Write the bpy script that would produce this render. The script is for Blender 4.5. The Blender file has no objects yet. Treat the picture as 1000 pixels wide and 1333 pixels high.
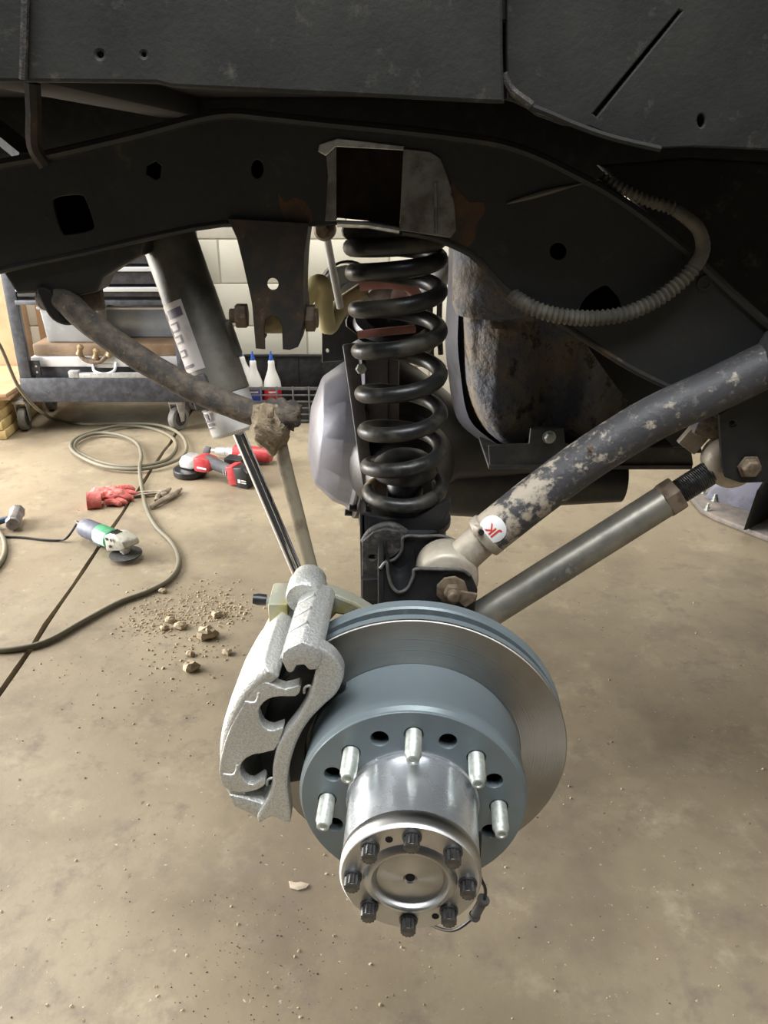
import bpy, bmesh, math, random
from mathutils import Vector, Matrix

random.seed(7)
R = math.radians
FPX, CAMH, PITCH = 1036.0, 1.30, R(24.0)
CP, SP = math.cos(PITCH), math.sin(PITCH)
scn = bpy.context.scene
C = scn.collection

# ------------------------------------------------------------------ camera, world, lights, exposure
cam_d = bpy.data.cameras.new('camera')
cam = bpy.data.objects.new('camera', cam_d)
C.objects.link(cam)
cam.location = (0, 0, CAMH)
cam.rotation_euler = (R(90) - PITCH, 0, 0)
cam_d.sensor_fit = 'VERTICAL'
cam_d.sensor_height = 24.0
cam_d.lens = 24.0 * FPX / 1333.0
cam_d.clip_start = 0.02
scn.camera = cam

world = bpy.data.worlds.new('world')
scn.world = world
world.use_nodes = True
world.node_tree.nodes['Background'].inputs[0].default_value = (0.93, 0.96, 1.0, 1)
world.node_tree.nodes['Background'].inputs[1].default_value = 0.045

def area(name, loc, target, sx, sy, watts, col=(1, 1, 1)):
    d = bpy.data.lights.new(name, 'AREA')
    d.shape = 'RECTANGLE'; d.size = sx; d.size_y = sy; d.energy = watts; d.color = col
    o = bpy.data.objects.new(name, d); C.objects.link(o)
    o.location = loc
    o.rotation_euler = (Vector(target) - Vector(loc)).to_track_quat('-Z', 'Y').to_euler()
    return o
area('bay_door_daylight', (-4.6, 2.7, 1.75), (0, 1.6, 0.7), 3.4, 3.0, 600, (1.0, 0.98, 0.95))
area('ceiling_lamp_front', (-0.35, 0.05, 3.3), (-0.2, 0.35, 0.0), 2.4, 0.8, 95, (0.95, 0.98, 1.0))
area('ceiling_lamp_rear', (-1.6, 3.2, 3.5), (-1.2, 3.4, 0), 2.4, 0.7, 95, (1.0, 0.97, 0.9))
area('ceiling_lamp_side', (2.6, 3.3, 3.4), (2.0, 3.0, 0), 2.0, 0.7, 80, (1.0, 0.97, 0.9))

scn.view_settings.view_transform = 'Standard'
scn.view_settings.look = 'None'
scn.view_settings.gamma = 1.0
scn.view_settings.use_curve_mapping = False
scn.view_settings.exposure = 0.30

# ------------------------------------------------------------------ helpers
def PX(px, py, Y):
    """world point at forward distance Y seen at photograph pixel px, py"""
    v = (py - 666.5) / FPX; u = (px - 500.0) / FPX
    z = Y / (CP - v * SP)
    return Vector((u * z, Y, CAMH - z * (v * CP + SP)))
def GR(px, py, h=0.0):
    """point at height h above the floor seen at photograph pixel px, py"""
    v = (py - 666.5) / FPX; u = (px - 500.0) / FPX
    z = (CAMH - h) / (v * CP + SP)
    return Vector((u * z, z * (CP - v * SP), h))
V = Vector

def cr(pts, n=8, closed=False):
    """Catmull-Rom through pts"""
    pts = [V(p) for p in pts]; out = []; m = len(pts)
    for i in range(m if closed else m - 1):
        if closed:
            a, b, c, d = pts[(i-1) % m], pts[i], pts[(i+1) % m], pts[(i+2) % m]
        else:
            b, c = pts[i], pts[i+1]
            a = pts[i-1] if i > 0 else b + (b - c)
            d = pts[i+2] if i + 2 < m else c + (c - b)
        for k in range(n):
            t = k / n
            out.append(0.5 * ((2*b) + (c-a)*t + (2*a-5*b+4*c-d)*t*t + (3*b-3*c+d-a)*t**3))
    if not closed: out.append(pts[-1])
    return out

def basis(ax):
    ax = V(ax).normalized()
    r = V((0, 0, 1)) if abs(ax.z) < 0.9 else V((0, 1, 0))
    u = r.cross(ax).normalized(); w = ax.cross(u).normalized()
    return ax, u, w

class MB:
    def __init__(s):
        s.v = []; s.f = []; s.mx = Matrix.Identity(4)
    def add(s, vs, fs):
        o = len(s.v)
        s.v += [s.mx @ V(p) for p in vs]
        s.f += [tuple(i + o for i in f) for f in fs]
        return s
    def box(s, c, size, rot=None):
        x, y, z = [a / 2 for a in size]
        vs = [V((a*x, b*y, d*z)) for a in (-1, 1) for b in (-1, 1) for d in (-1, 1)]
        if rot: 
            m = rot if isinstance(rot, Matrix) else Matrix.Rotation(rot, 3, 'Z')
            vs = [m @ p for p in vs]
        return s.add([p + V(c) for p in vs], [(0,1,3,2),(4,6,7,5),(0,4,5,1),(2,3,7,6),(0,2,6,4),(1,5,7,3)])
    def bar(s, a, b, w, h, up=(0, 0, 1)):
        a, b = V(a), V(b); ax = (b - a).normalized()
        u = V(up).cross(ax)
        if u.length < 1e-4: u = V((1, 0, 0)).cross(ax)
        u.normalize(); t = ax.cross(u)
        vs = [p + u*i*w/2 + t*j*h/2 for p in (a, b) for i in (-1, 1) for j in (-1, 1)]
        return s.add(vs, [(0,1,3,2),(4,6,7,5),(0,4,5,1),(2,3,7,6),(0,2,6,4),(1,5,7,3)])
    def tube(s, pts, r, seg=14, caps=True, closed=False):
        pts = [V(p) for p in pts]; n = len(pts)
        rr = r if isinstance(r, (list, tuple)) else [r] * n
        tan = []
        for i in range(n):
            a = pts[i-1] if (i > 0 or closed) else pts[i]
            b = pts[(i+1) % n] if (i < n-1 or closed) else pts[i]
            tan.append((b - a).normalized())
        _, u, w = basis(tan[0]); vs = []
        for i in range(n):
            u = (u - tan[i] * u.dot(tan[i])).normalized(); w = tan[i].cross(u)
            for k in range(seg):
                a = 2 * math.pi * k / seg
                vs.append(pts[i] + (u * math.cos(a) + w * math.sin(a)) * rr[i])
        fs = []
        for i in range(n if closed else n - 1):
            j = (i + 1) % n
            for k in range(seg):
                l = (k + 1) % seg
                fs.append((i*seg+k, i*seg+l, j*seg+l, j*seg+k))
        if caps and not closed:
            fs.append(tuple(range(seg-1, -1, -1))); fs.append(tuple((n-1)*seg + k for k in range(seg)))
        return s.add(vs, fs)
    def lathe(s, prof, org, ax, seg=40, closed=False, phase=0.0):
        """prof: (radius, along-axis) pairs"""
        org = V(org); ax, u, w = basis(ax); vs = []; n = len(prof)
        for (r, t) in prof:
            for k in range(seg):
                a = 2*math.pi*k/seg + phase
                vs.append(org + ax*t + (u*math.cos(a) + w*math.sin(a)) * max(r, 1e-5))
        fs = []
        for i in range(n if closed else n - 1):
            j = (i + 1) % n
            for k in range(seg):
                l = (k + 1) % seg
                fs.append((i*seg+k, i*seg+l, j*seg+l, j*seg+k))
        if not closed:
            fs.append(tuple(range(seg-1, -1, -1))); fs.append(tuple((n-1)*seg + k for k in range(seg)))
        return s.add(vs, fs)
    def prism(s, poly, vec):
        n = len(poly); poly = [V(p) for p in poly]; vec = V(vec)
        vs = poly + [p + vec for p in poly]
        fs = [tuple(range(n)), tuple(range(2*n-1, n-1, -1))]
        fs += [(i, i+n, (i+1) % n + n, (i+1) % n) for i in range(n)]
        return s.add(vs, fs)
    def grid(s, rows, closed_u=False):
        n = len(rows); m = len(rows[0]); vs = [p for r in rows for p in r]; fs = []
        for i in range(n-1):
            for j in range(m if closed_u else m-1):
                k = (j+1) % m
                fs.append((i*m+j, i*m+k, (i+1)*m+k, (i+1)*m+j))
        return s.add(vs, fs)
    def ball(s, c, rad, seg=14, rings=8, squash=(1, 1, 1)):
        vs = []; c = V(c)
        for i in range(rings+1):
            ph = math.pi * i / rings
            for k in range(seg):
                a = 2*math.pi*k/seg
                vs.append(c + V((math.sin(ph)*math.cos(a)*rad*squash[0], math.sin(ph)*math.sin(a)*rad*squash[1], math.cos(ph)*rad*squash[2])))
        fs = [(i*seg+k, i*seg+(k+1) % seg, (i+1)*seg+(k+1) % seg, (i+1)*seg+k) for i in range(rings) for k in range(seg)]
        return s.add(vs, fs)
    def sector(s, rf, th0, th1, s0, s1, n=24, r0=None, r1=None):
        """solid ring sector in hub coordinates"""
        rows = []
        for i in range(n+1):
            t = th0 + (th1-th0)*i/n
            rows.append([rf(r0, t, s0), rf(r1, t, s0), rf(r1, t, s1), rf(r0, t, s1)])
        o = len(s.v); s.grid(rows, True)
        s.f.append((o, o+1, o+2, o+3)); s.f.append((o+4*n+3, o+4*n+2, o+4*n+1, o+4*n))
        return s
    def cylpatch(s, p0, ax, ref, r, pts2, thick=0.0006):
        """polygon of (angle, along) pairs wrapped on a cylinder; grid given as rows"""
        ax = V(ax).normalized(); ref = V(ref); u = (ref - ax*ref.dot(ax)).normalized(); w = ax.cross(u); p0 = V(p0)
        return s.grid([[p0 + ax*t + (u*math.cos(a) + w*math.sin(a))*(r+thick) for (a, t) in row] for row in pts2])
    def build(s, name, mat, parent=None, bevel=0, smooth=38, weld=True, seg=2, label=None, kind=None):
        me = bpy.data.meshes.new(name)
        bm = bmesh.new()
        bv = [bm.verts.new(p) for p in s.v]
        for f in s.f:
            if len(set(f)) > 2:
                try: bm.faces.new([bv[i] for i in f])
                except ValueError: pass
        if weld: bmesh.ops.remove_doubles(bm, verts=bm.verts, dist=1e-5)
        bmesh.ops.recalc_face_normals(bm, faces=bm.faces)
        if bevel:
            ed = [e for e in bm.edges if len(e.link_faces) == 2 and e.calc_face_angle(0) > R(28)]
            bmesh.ops.bevel(bm, geom=ed, offset=bevel, segments=seg, affect='EDGES', profile=0.5, clamp_overlap=True)
        return fin(name, bm, mat, parent, smooth, label, kind)

WPOS = {}
def fin(name, bm, mat, parent=None, smooth=38, label=None, kind=None):
    lo = V((1e9,)*3); hi = V((-1e9,)*3)
    for v in bm.verts:
        for i in range(3):
            lo[i] = min(lo[i], v.co[i]); hi[i] = max(hi[i], v.co[i])
    c = (lo + hi) / 2
    bmesh.ops.translate(bm, verts=bm.verts, vec=-c)
    me = bpy.data.meshes.new(name); bm.to_mesh(me); bm.free()
    if smooth:
        for p in me.polygons: p.use_smooth = True
        me.set_sharp_from_angle(angle=R(smooth))
    me.materials.append(mat)
    o = bpy.data.objects.new(name, me); C.objects.link(o)
    WPOS[o.name] = c
    if parent: 
        o.parent = parent; o.location = c - WPOS[parent.name]
    else: o.location = c
    if label: o['label'] = label
    if kind: o['kind'] = kind
    return o

def thing(name, label, cat, loc, group=None):
    o = bpy.data.objects.new(name, None); C.objects.link(o)
    o.empty_display_size = 0.05
    o.location = loc; WPOS[o.name] = V(loc)
    o['label'] = label; o['category'] = cat
    if group: o['group'] = group
    return o
def tag(o, label, cat, group=None):
    o['label'] = label; o['category'] = cat
    if group: o['group'] = group
    return o
def struct(o, label):
    o['kind'] = 'structure'; o['label'] = label
    return o

def plate(name, outline, Y, thick, mat, parent=None, holes=(), bevel=0.0015, smooth=0, label=None, world_pts=False):
    """vertical plate in the plane Y, outline given in photograph pixels; holes are real"""
    def loop(pts):
        w = [PX(p[0], p[1], Y) for p in pts] if not world_pts else [V((p[0], Y, p[1])) for p in pts]
        return cr(w, smooth, True) if smooth else w
    cu = bpy.data.curves.new(name, 'CURVE'); cu.dimensions = '2D'; cu.fill_mode = 'BOTH'
    cu.extrude = max(thick/2 - bevel, 1e-4); cu.bevel_depth = bevel; cu.bevel_resolution = 1; cu.offset = -bevel
    for L in [loop(outline)] + [loop(h) for h in holes]:
        sp = cu.splines.new('POLY'); sp.points.add(len(L)-1); sp.use_cyclic_u = True
        for q, p in zip(sp.points, L): q.co = (p.x, p.z, 0, 1)
    tmp = bpy.data.objects.new('tmp', cu); C.objects.link(tmp)
    dg = bpy.context.evaluated_depsgraph_get()
    me = bpy.data.meshes.new_from_object(tmp.evaluated_get(dg))
    bm = bmesh.new(); bm.from_mesh(me)
    bpy.data.objects.remove(tmp); bpy.data.curves.remove(cu); bpy.data.meshes.remove(me)
    for v in bm.verts: v.co = V((v.co.x, Y + thick/2 - v.co.z, v.co.y))
    bmesh.ops.remove_doubles(bm, verts=bm.verts, dist=1e-6)
    bmesh.ops.recalc_face_normals(bm, faces=bm.faces)
    return fin(name, bm, mat, parent, 22, label)

def circ(cx, cy, rx, ry=None, n=20):
    ry = ry or rx
    return [(cx + rx*math.cos(2*math.pi*k/n), cy + ry*math.sin(2*math.pi*k/n)) for k in range(n)]

def text_mesh(txt, size, bold=0.0):
    cu = bpy.data.curves.new('t', 'FONT'); cu.body = txt; cu.size = size; cu.align_x = 'CENTER'; cu.align_y = 'CENTER'; cu.offset = bold
    t = bpy.data.objects.new('t', cu); C.objects.link(t)
    me = bpy.data.meshes.new_from_object(t.evaluated_get(bpy.context.evaluated_depsgraph_get()))
    vs = [v.co.copy() for v in me.vertices]; fs = [tuple(p.vertices) for p in me.polygons]
    bpy.data.objects.remove(t); bpy.data.curves.remove(cu); bpy.data.meshes.remove(me)
    return vs, fs

# ------------------------------------------------------------------ materials
def M(name, c1, c2=None, scale=12, lo=0.45, hi=0.6, rough=0.5, metal=0.0, bump=0.15, bscale=90, c3=None, s3=30, lo3=0.6, hi3=0.68,
      rough2=None, metal2=None, detail=6, spec=0.5, coat=0.0, bdist=0.002):
    m = bpy.data.materials.new(name); m.use_nodes = True
    nt = m.node_tree; N = nt.nodes; L = nt.links
    b = N['Principled BSDF']
    tc = N.new('ShaderNodeTexCoord')
    b.inputs['Roughness'].default_value = rough; b.inputs['Metallic'].default_value = metal
    b.inputs['Specular IOR Level'].default_value = spec
    b.inputs['Coat Weight'].default_value = coat
    col = None
    def noise(sc, det=detail, rg=0.6):
        n = N.new('ShaderNodeTexNoise'); n.inputs['Scale'].default_value = sc; n.inputs['Detail'].default_value = det
        n.inputs['Roughness'].default_value = rg; L.new(tc.outputs['Object'], n.inputs['Vector']); return n
    def ramp(n, a, z):
        r = N.new('ShaderNodeMapRange'); r.inputs['From Min'].default_value = a; r.inputs['From Max'].default_value = z
        L.new(n.outputs['Fac'], r.inputs['Value']); return r
    def mix(fac, a, bb):
        x = N.new('ShaderNodeMix'); x.data_type = 'RGBA'
        L.new(fac, x.inputs['Factor'])
        if isinstance(a, tuple): x.inputs['A'].default_value = (*a, 1)
        else: L.new(a, x.inputs['A'])
        if isinstance(bb, tuple): x.inputs['B'].default_value = (*bb, 1)
        else: L.new(bb, x.inputs['B'])
        return x.outputs['Result']
    if c2:
        r = ramp(noise(scale), lo, hi); col = mix(r.outputs[0], c1, c2)
        if rough2 is not None:
            q = N.new('ShaderNodeMapRange'); q.inputs['To Min'].default_value = rough; q.inputs['To Max'].default_value = rough2
            L.new(r.outputs[0], q.inputs['Value']); L.new(q.outputs[0], b.inputs['Roughness'])
        if metal2 is not None:
            q = N.new('ShaderNodeMapRange'); q.inputs['To Min'].default_value = metal; q.inputs['To Max'].default_value = metal2
            L.new(r.outputs[0], q.inputs['Value']); L.new(q.outputs[0], b.inputs['Metallic'])
        if c3:
            r3 = ramp(noise(s3, 8, 0.7), lo3, hi3); col = mix(r3.outputs[0], col, c3)
        L.new(col, b.inputs['Base Color'])
    else:
        b.inputs['Base Color'].default_value = (*c1, 1)
    if bump:
        n = noise(bscale, 4); bp = N.new('ShaderNodeBump'); bp.inputs['Strength'].default_value = bump; bp.inputs['Distance'].default_value = bdist
        L.new(n.outputs['Fac'], bp.inputs['Height']); L.new(bp.outputs['Normal'], b.inputs['Normal'])
    return m

def ringed(name, col, rough, freq, aniso_axis_y=True, var=0.25, spokes=False):
    """machined metal: fine concentric tool marks about the object's Y axis"""
    m = M(name, col, tuple(c*0.8 for c in col), 14, 0.35, 0.7, rough=rough, metal=1.0, bump=0)
    nt = m.node_tree; N = nt.nodes; L = nt.links; b = N['Principled BSDF']
    tc = N.new('ShaderNodeTexCoord'); sx = N.new('ShaderNodeSeparateXYZ'); L.new(tc.outputs['Object'], sx.inputs[0])
    cmb = N.new('ShaderNodeCombineXYZ'); L.new(sx.outputs['X'], cmb.inputs['X']); L.new(sx.outputs['Z'], cmb.inputs['Y'])
    ln = N.new('ShaderNodeVectorMath'); ln.operation = 'LENGTH'; L.new(cmb.outputs[0], ln.inputs[0])
    n = N.new('ShaderNodeTexNoise'); n.noise_dimensions = '1D'; n.inputs['Scale'].default_value = freq; n.inputs['Detail'].default_value = 3
    L.new(ln.outputs['Value'], n.inputs['W'])
    bp = N.new('ShaderNodeBump'); bp.inputs['Strength'].default_value = var; bp.inputs['Distance'].default_value = 0.0006
    L.new(n.outputs['Fac'], bp.inputs['Height']); L.new(bp.outputs['Normal'], b.inputs['Normal'])
    tg = N.new('ShaderNodeTangent'); tg.direction_type = 'RADIAL'; tg.axis = 'Y'
    b.inputs['Anisotropic'].default_value = 0.9
    L.new(tg.outputs[0], b.inputs['Tangent'])
    return m

m_body   = M('dusty_black_panel', (0.010, 0.010, 0.009), (0.027, 0.026, 0.022), 9, 0.36, 0.68, rough=0.75, bump=0.25, bscale=160, c3=(0.10, 0.088, 0.068), s3=34, lo3=0.58, hi3=0.78)
m_frame  = M('chassis_black', (0.017, 0.018, 0.018), (0.028, 0.028, 0.026), 8, 0.4, 0.7, rough=0.55, bump=0.35, bscale=90, c3=(0.10, 0.07, 0.042), s3=16, lo3=0.60, hi3=0.80)
m_rusty  = M('chassis_rusty', (0.03, 0.028, 0.026), (0.085, 0.05, 0.028), 24, 0.48, 0.68, rough=0.65, bump=0.5, bscale=60, c3=(0.2, 0.16, 0.1), s3=26, lo3=0.6, hi3=0.72)
m_cross  = M('crusted_steel', (0.13, 0.135, 0.16), (0.27, 0.215, 0.145), 15, 0.40, 0.62, rough=0.7, bump=0.9, bscale=45, c3=(0.05, 0.045, 0.04), s3=34, lo3=0.54, hi3=0.64, bdist=0.008)
m_bare   = M('ground_bare_steel', (0.30, 0.29, 0.27), (0.17, 0.15, 0.13), 26, 0.45, 0.6, rough=0.42, metal=0.75, bump=0.5, bscale=70, c3=(0.03, 0.025, 0.02), s3=55, lo3=0.6, hi3=0.66)
m_bright = M('fresh_ground_steel', (0.75, 0.74, 0.71), (0.5, 0.48, 0.45), 40, rough=0.35, metal=0.8, bump=0.6, bscale=120)
m_inrust = M('frame_inside_rust', (0.03, 0.02, 0.015), (0.07, 0.038, 0.022), 22, 0.42, 0.62, rough=0.8, bump=0.3)
m_blk    = M('satin_black_paint', (0.016, 0.016, 0.017), (0.03, 0.029, 0.028), 30, 0.5, 0.7, rough=0.38, bump=0.15, bscale=120)
m_blkr   = M('rough_black_paint', (0.04, 0.037, 0.034), (0.10, 0.09, 0.08), 70, 0.5, 0.65, rough=0.6, bump=0.8, bscale=160)
m_spring = M('spring_black', (0.018, 0.018, 0.018), (0.10, 0.088, 0.064), 19, 0.50, 0.70, rough=0.36, rough2=0.7, bump=0.25, bscale=90, c3=(0.17, 0.14, 0.09), s3=34, lo3=0.66, hi3=0.75)
m_springrust = M('spring_bare_end', (0.40, 0.27, 0.15), (0.2, 0.13, 0.08), 40, rough=0.6, bump=0.2)
m_coat   = M('rotor_grey_coat', (0.205, 0.245, 0.262), (0.175, 0.212, 0.23), 9, 0.4, 0.7, rough=0.34, metal=0.25, bump=0.05, bscale=200)
m_disc   = ringed('rotor_friction_face', (0.42, 0.40, 0.37), 0.40, 700, var=0.35)
m_gap_shade   = M('rotor_gap_shade', (0.08, 0.10, 0.115), rough=0.5, bump=0)  # darker colour painted as the shade between the rotor plates
m_alu    = M('polished_aluminium', (0.88, 0.90, 0.93), (0.55, 0.58, 0.62), 22, 0.38, 0.70, rough=0.22, metal=0.86, bump=0.2, bscale=30, rough2=0.40)
m_steel  = ringed('turned_steel', (0.60, 0.59, 0.57), 0.34, 900, var=0.15)
m_boltd  = M('black_oxide', (0.10, 0.10, 0.10), (0.17, 0.165, 0.16), 80, rough=0.36, metal=0.8, bump=0.1)
m_stud   = M('zinc_stud', (0.50, 0.53, 0.48), (0.38, 0.40, 0.37), 90, 0.45, 0.6, rough=0.45, metal=0.45, bump=0.1)
m_cast   = M('cast_aluminium', (0.70, 0.70, 0.67), (0.50, 0.50, 0.47), 520, 0.42, 0.62, rough=0.42, metal=0.6, bump=0.9, bscale=260, bdist=0.0015)
m_zinc   = M('yellow_zinc', (0.56, 0.56, 0.44), (0.52, 0.46, 0.20), 16, 0.5, 0.62, rough=0.42, metal=0.6, bump=0.4, bscale=260, bdist=0.001)
m_pad    = M('pad_black', (0.02, 0.02, 0.021), rough=0.55, bump=0.3)
m_shade   = M('painted_shade', (0.006, 0.006, 0.006), rough=0.8, bump=0)  # near-black colour painted as shade in holes and under the bed
m_mud    = M('dried_mud', (0.24, 0.18, 0.11), (0.40, 0.32, 0.22), 50, 0.4, 0.62, rough=0.9, bump=1.0, bscale=60, c3=(0.11, 0.08, 0.05), s3=60, lo3=0.55, hi3=0.66, bdist=0.006)
m_sway   = M('sway_bar_dirty', (0.06, 0.052, 0.046), (0.16, 0.125, 0.09), 60, 0.4, 0.66, rough=0.8, bump=0.9, bscale=170, c3=(0.25, 0.2, 0.15), s3=140, lo3=0.58, hi3=0.7)
m_swlink = M('link_dirty_tan', (0.30, 0.255, 0.18), (0.15, 0.115, 0.075), 26, 0.5, 0.66, rough=0.7, bump=0.3)
m_shockd = M('shock_dirty', (0.26, 0.245, 0.205), (0.10, 0.09, 0.07), 12, 0.38, 0.62, rough=0.5, metal=0.2, bump=0.15, bscale=120, c3=(0.2, 0.17, 0.125), s3=24, lo3=0.63, hi3=0.75)
m_shockw = M('shock_white', (0.74, 0.73, 0.70), (0.62, 0.60, 0.56), 20, rough=0.4, bump=0.05)
m_decal  = M('decal_white', (0.72, 0.67, 0.65), (0.5, 0.45, 0.43), 30, 0.5, 0.7, rough=0.4, bump=0)
m_ink    = M('decal_ink', (0.13, 0.12, 0.17), (0.2, 0.17, 0.2), 60, rough=0.45, bump=0)
m_chrome = M('chrome_rod', (0.75, 0.75, 0.76), rough=0.06, metal=1.0, bump=0)
m_arm_old = None if True else M('peeling_black_arm', (0.075, 0.07, 0.078), (0.47, 0.40, 0.31), 55, 0.47, 0.56, rough=0.5, rough2=0.6, bump=0.5, bscale=80, c3=(0.2, 0.17, 0.14), s3=70, lo3=0.58, hi3=0.66)
m_armdk  = M('dusty_black_arm', (0.075, 0.073, 0.078), (0.16, 0.15, 0.14), 34, 0.48, 0.64, rough=0.55, bump=0.3, bscale=120)
m_armtan = M('bare_worn_steel', (0.52, 0.46, 0.37), (0.36, 0.31, 0.24), 22, 0.45, 0.65, rough=0.5, metal=0.3, bump=0.3, bscale=100, c3=(0.58, 0.45, 0.40), s3=20, lo3=0.56, hi3=0.68)
m_lower  = M('galvanised_tube', (0.33, 0.31, 0.26), (0.17, 0.165, 0.15), 9, 0.45, 0.62, rough=0.4, metal=0.55, bump=0.15, bscale=90, c3=(0.55, 0.53, 0.49), s3=16, lo3=0.6, hi3=0.72)
m_nut    = M('rust_brown_bolt', (0.24, 0.185, 0.13), (0.14, 0.10, 0.07), 60, rough=0.6, metal=0.35, bump=0.4, bscale=150)
m_loom   = M('dusty_conduit', (0.085, 0.08, 0.066), (0.16, 0.145, 0.115), 16, 0.42, 0.6, rough=0.7, bump=0.1)
m_cover  = M('diff_cover_silver', (0.25, 0.25, 0.29), (0.20, 0.20, 0.23), 12, rough=0.36, metal=0.3, bump=0.15, bscale=90)
def arm_material():
    m = M('peeling_arm_paint', (0.062, 0.06, 0.064), (0.45, 0.385, 0.30), 48, 0.50, 0.58, rough=0.55, bump=0.6, bscale=110, c3=(0.17, 0.155, 0.14), s3=90, lo3=0.54, hi3=0.68)
    nt = m.node_tree; N = nt.nodes; L = nt.links
    tc = N.new('ShaderNodeTexCoord'); sx = N.new('ShaderNodeSeparateXYZ'); L.new(tc.outputs['Object'], sx.inputs[0])
    mr = [n for n in N if n.type == 'MAP_RANGE'][0]
    src = mr.inputs['Value'].links[0].from_socket
    mu = N.new('ShaderNodeMapRange'); mu.inputs['From Min'].default_value = -0.25; mu.inputs['From Max'].default_value = -0.02
    mu.inputs['To Min'].default_value = 0.12; mu.inputs['To Max'].default_value = -0.11; L.new(sx.outputs['X'], mu.inputs['Value'])
    ad = N.new('ShaderNodeMath'); ad.operation = 'ADD'; L.new(src, ad.inputs[0]); L.new(mu.outputs[0], ad.inputs[1])
    L.new(ad.outputs[0], mr.inputs['Value'])
    return m
m_arm = arm_material()
m_conc   = None
# ------------------------------------------------------------------ setting
def concrete():
    m = M('workshop_concrete', (0.315, 0.262, 0.180), (0.235, 0.188, 0.126), 1.3, 0.38, 0.66, rough=0.55, bump=0.35, bscale=55, c3=(0.39, 0.333, 0.235), s3=7, lo3=0.56, hi3=0.75, detail=9, rough2=0.42)
    nt = m.node_tree; N = nt.nodes; L = nt.links; b = N['Principled BSDF']
    src = b.inputs['Base Color'].links[0].from_socket
    tc = N.new('ShaderNodeTexCoord')
    def layer(src, scale, lo, hi, col, det=8):
        n = N.new('ShaderNodeTexNoise'); n.inputs['Scale'].default_value = scale; n.inputs['Detail'].default_value = det; n.inputs['Roughness'].default_value = 0.65
        L.new(tc.outputs['Object'], n.inputs['Vector'])
        r = N.new('ShaderNodeMapRange'); r.inputs['From Min'].default_value = lo; r.inputs['From Max'].default_value = hi
        L.new(n.outputs['Fac'], r.inputs['Value'])
        x = N.new('ShaderNodeMix'); x.data_type = 'RGBA'; L.new(r.outputs[0], x.inputs['Factor']); L.new(src, x.inputs['A']); x.inputs['B'].default_value = (*col, 1)
        return x.outputs['Result']
    src = layer(src, 3.1, 0.50, 0.78, (0.160, 0.126, 0.090))
    src = layer(src, 16, 0.52, 0.72, (0.20, 0.16, 0.12), 10)
    src = layer(src, 42, 0.68, 0.76, (0.13, 0.105, 0.08), 3)
    src = layer(src, 95, 0.70, 0.76, (0.5, 0.43, 0.34), 2)
    L.new(src, b.inputs['Base Color'])
    return m
m_conc = concrete()
m_joint = M('floor_joint_dirt', (0.06, 0.05, 0.04), (0.11, 0.09, 0.07), 30, rough=0.9, bump=0.5)

floor = thing('floor', 'tan stained concrete workshop floor with a sawn joint', 'floor', (0, 2, 0))
del floor['category']
struct(floor, 'tan stained concrete workshop floor with a sawn joint')
j0, j1 = GR(20, 872), GR(232, 560)
jd = (j1 - j0).normalized(); jn = V((-jd.y, jd.x, 0))           # to the left of the joint
jl = []
for k in range(-40, 41):
    p = j0 + jd * (k * 0.12)
    jl.append(p + jn * (random.uniform(-0.0035, 0.0035)))
def slab(side):
    e = [p + jn * side * (0.0055 + random.uniform(0, 0.006)) for p in jl]
    poly = e + [e[-1] + jn*side*9, e[0] + jn*side*9]
    b = MB(); b.prism([V((p.x, p.y, 0)) for p in poly], (0, 0, -0.06))
    return b.build('slab', m_conc, floor, smooth=0)
slab(1); slab(-1)
b = MB(); b.box((j0.x, 2, -0.05), (16, 16, 0.05)); b.build('joint_bed', m_joint, floor, smooth=0)

m_block = M('cream_painted_block', (0.66, 0.63, 0.53), (0.60, 0.565, 0.465), 5, 0.4, 0.7, rough=0.55, bump=0.5, bscale=45, c3=(0.3, 0.27, 0.2), s3=30, lo3=0.71, hi3=0.76)
m_mort = M('mortar_joint', (0.50, 0.465, 0.38), rough=0.8, bump=0.3)
WY = 4.62
wl = MB(); wl.box((0.0, WY + 0.101, 1.35), (12, 0.24, 2.7))
wall = wl.build('wall_back', m_mort, None, smooth=0); struct(wall, 'cream painted concrete block wall behind the truck')
bm_ = MB(); bm_.box((0, 0, 0), (0.462, 0.05, 0.228))
proto = bm_.build('block', m_block, wall, bevel=0.005, smooth=40)
first = True
for row in range(7):
    zc = 0.419 + (row - 1.5) * 0.236 + 0.0
    for k in range(-5, 5):
        x = k * 0.472 + (0.236 if row % 2 else 0) + 0.03
        o = proto if first else proto.copy()
        if not first: C.objects.link(o); o.parent = wall
        first = False
        o.location = V((x, WY, zc)) - WPOS[wall.name]
wr = MB(); wr.box((6.1, 1.5, 1.35), (0.2, 9, 2.7)); struct(wr.build('wall_right', m_block, None, smooth=0), 'plain painted side wall of the workshop')

# ------------------------------------------------------------------ truck body and frame
RY = 0.985
body = thing('pickup_bed', 'dusty black bed side and underbody of the lifted truck', 'pickup bed', (0.3, 0.9, 1.36))
low = [(-1500, 60), (-420, 96), (-150, 101), (0, 106), (205, 108), (222, 113), (450, 124), (640, 134)]
plate('side_panel', low + [(657, 134), (655, 60), (654, -420), (-1500, -420)], 0.862, 0.012, m_body, body, holes=[circ(130, 71, 4), circ(187, 71, 2.5)], bevel=0.003)
plate('wheelhouse_panel', [(662, 128), (688, 141), (700, 150), (735, 163), (768, 165), (800, 178), (840, 187), (862, 193), (905, 191), (1000, 195), (2200, 235), (2200, -420), (660, -420), (660, 60)], 0.874, 0.012, m_body, body, holes=[circ(913, 157, 5, 9, 12), [(884, 13), (888, 15), (777, 152), (772, 148)]], bevel=0.0015)
b = MB(); b.tube(cr([PX(x, y, 0.868) for x, y in [(656, 95), (660, 108), (669, 120), (692, 137)]], 6), 0.0042, 8); b.build('seam_bead', m_blkr, body)
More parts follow.
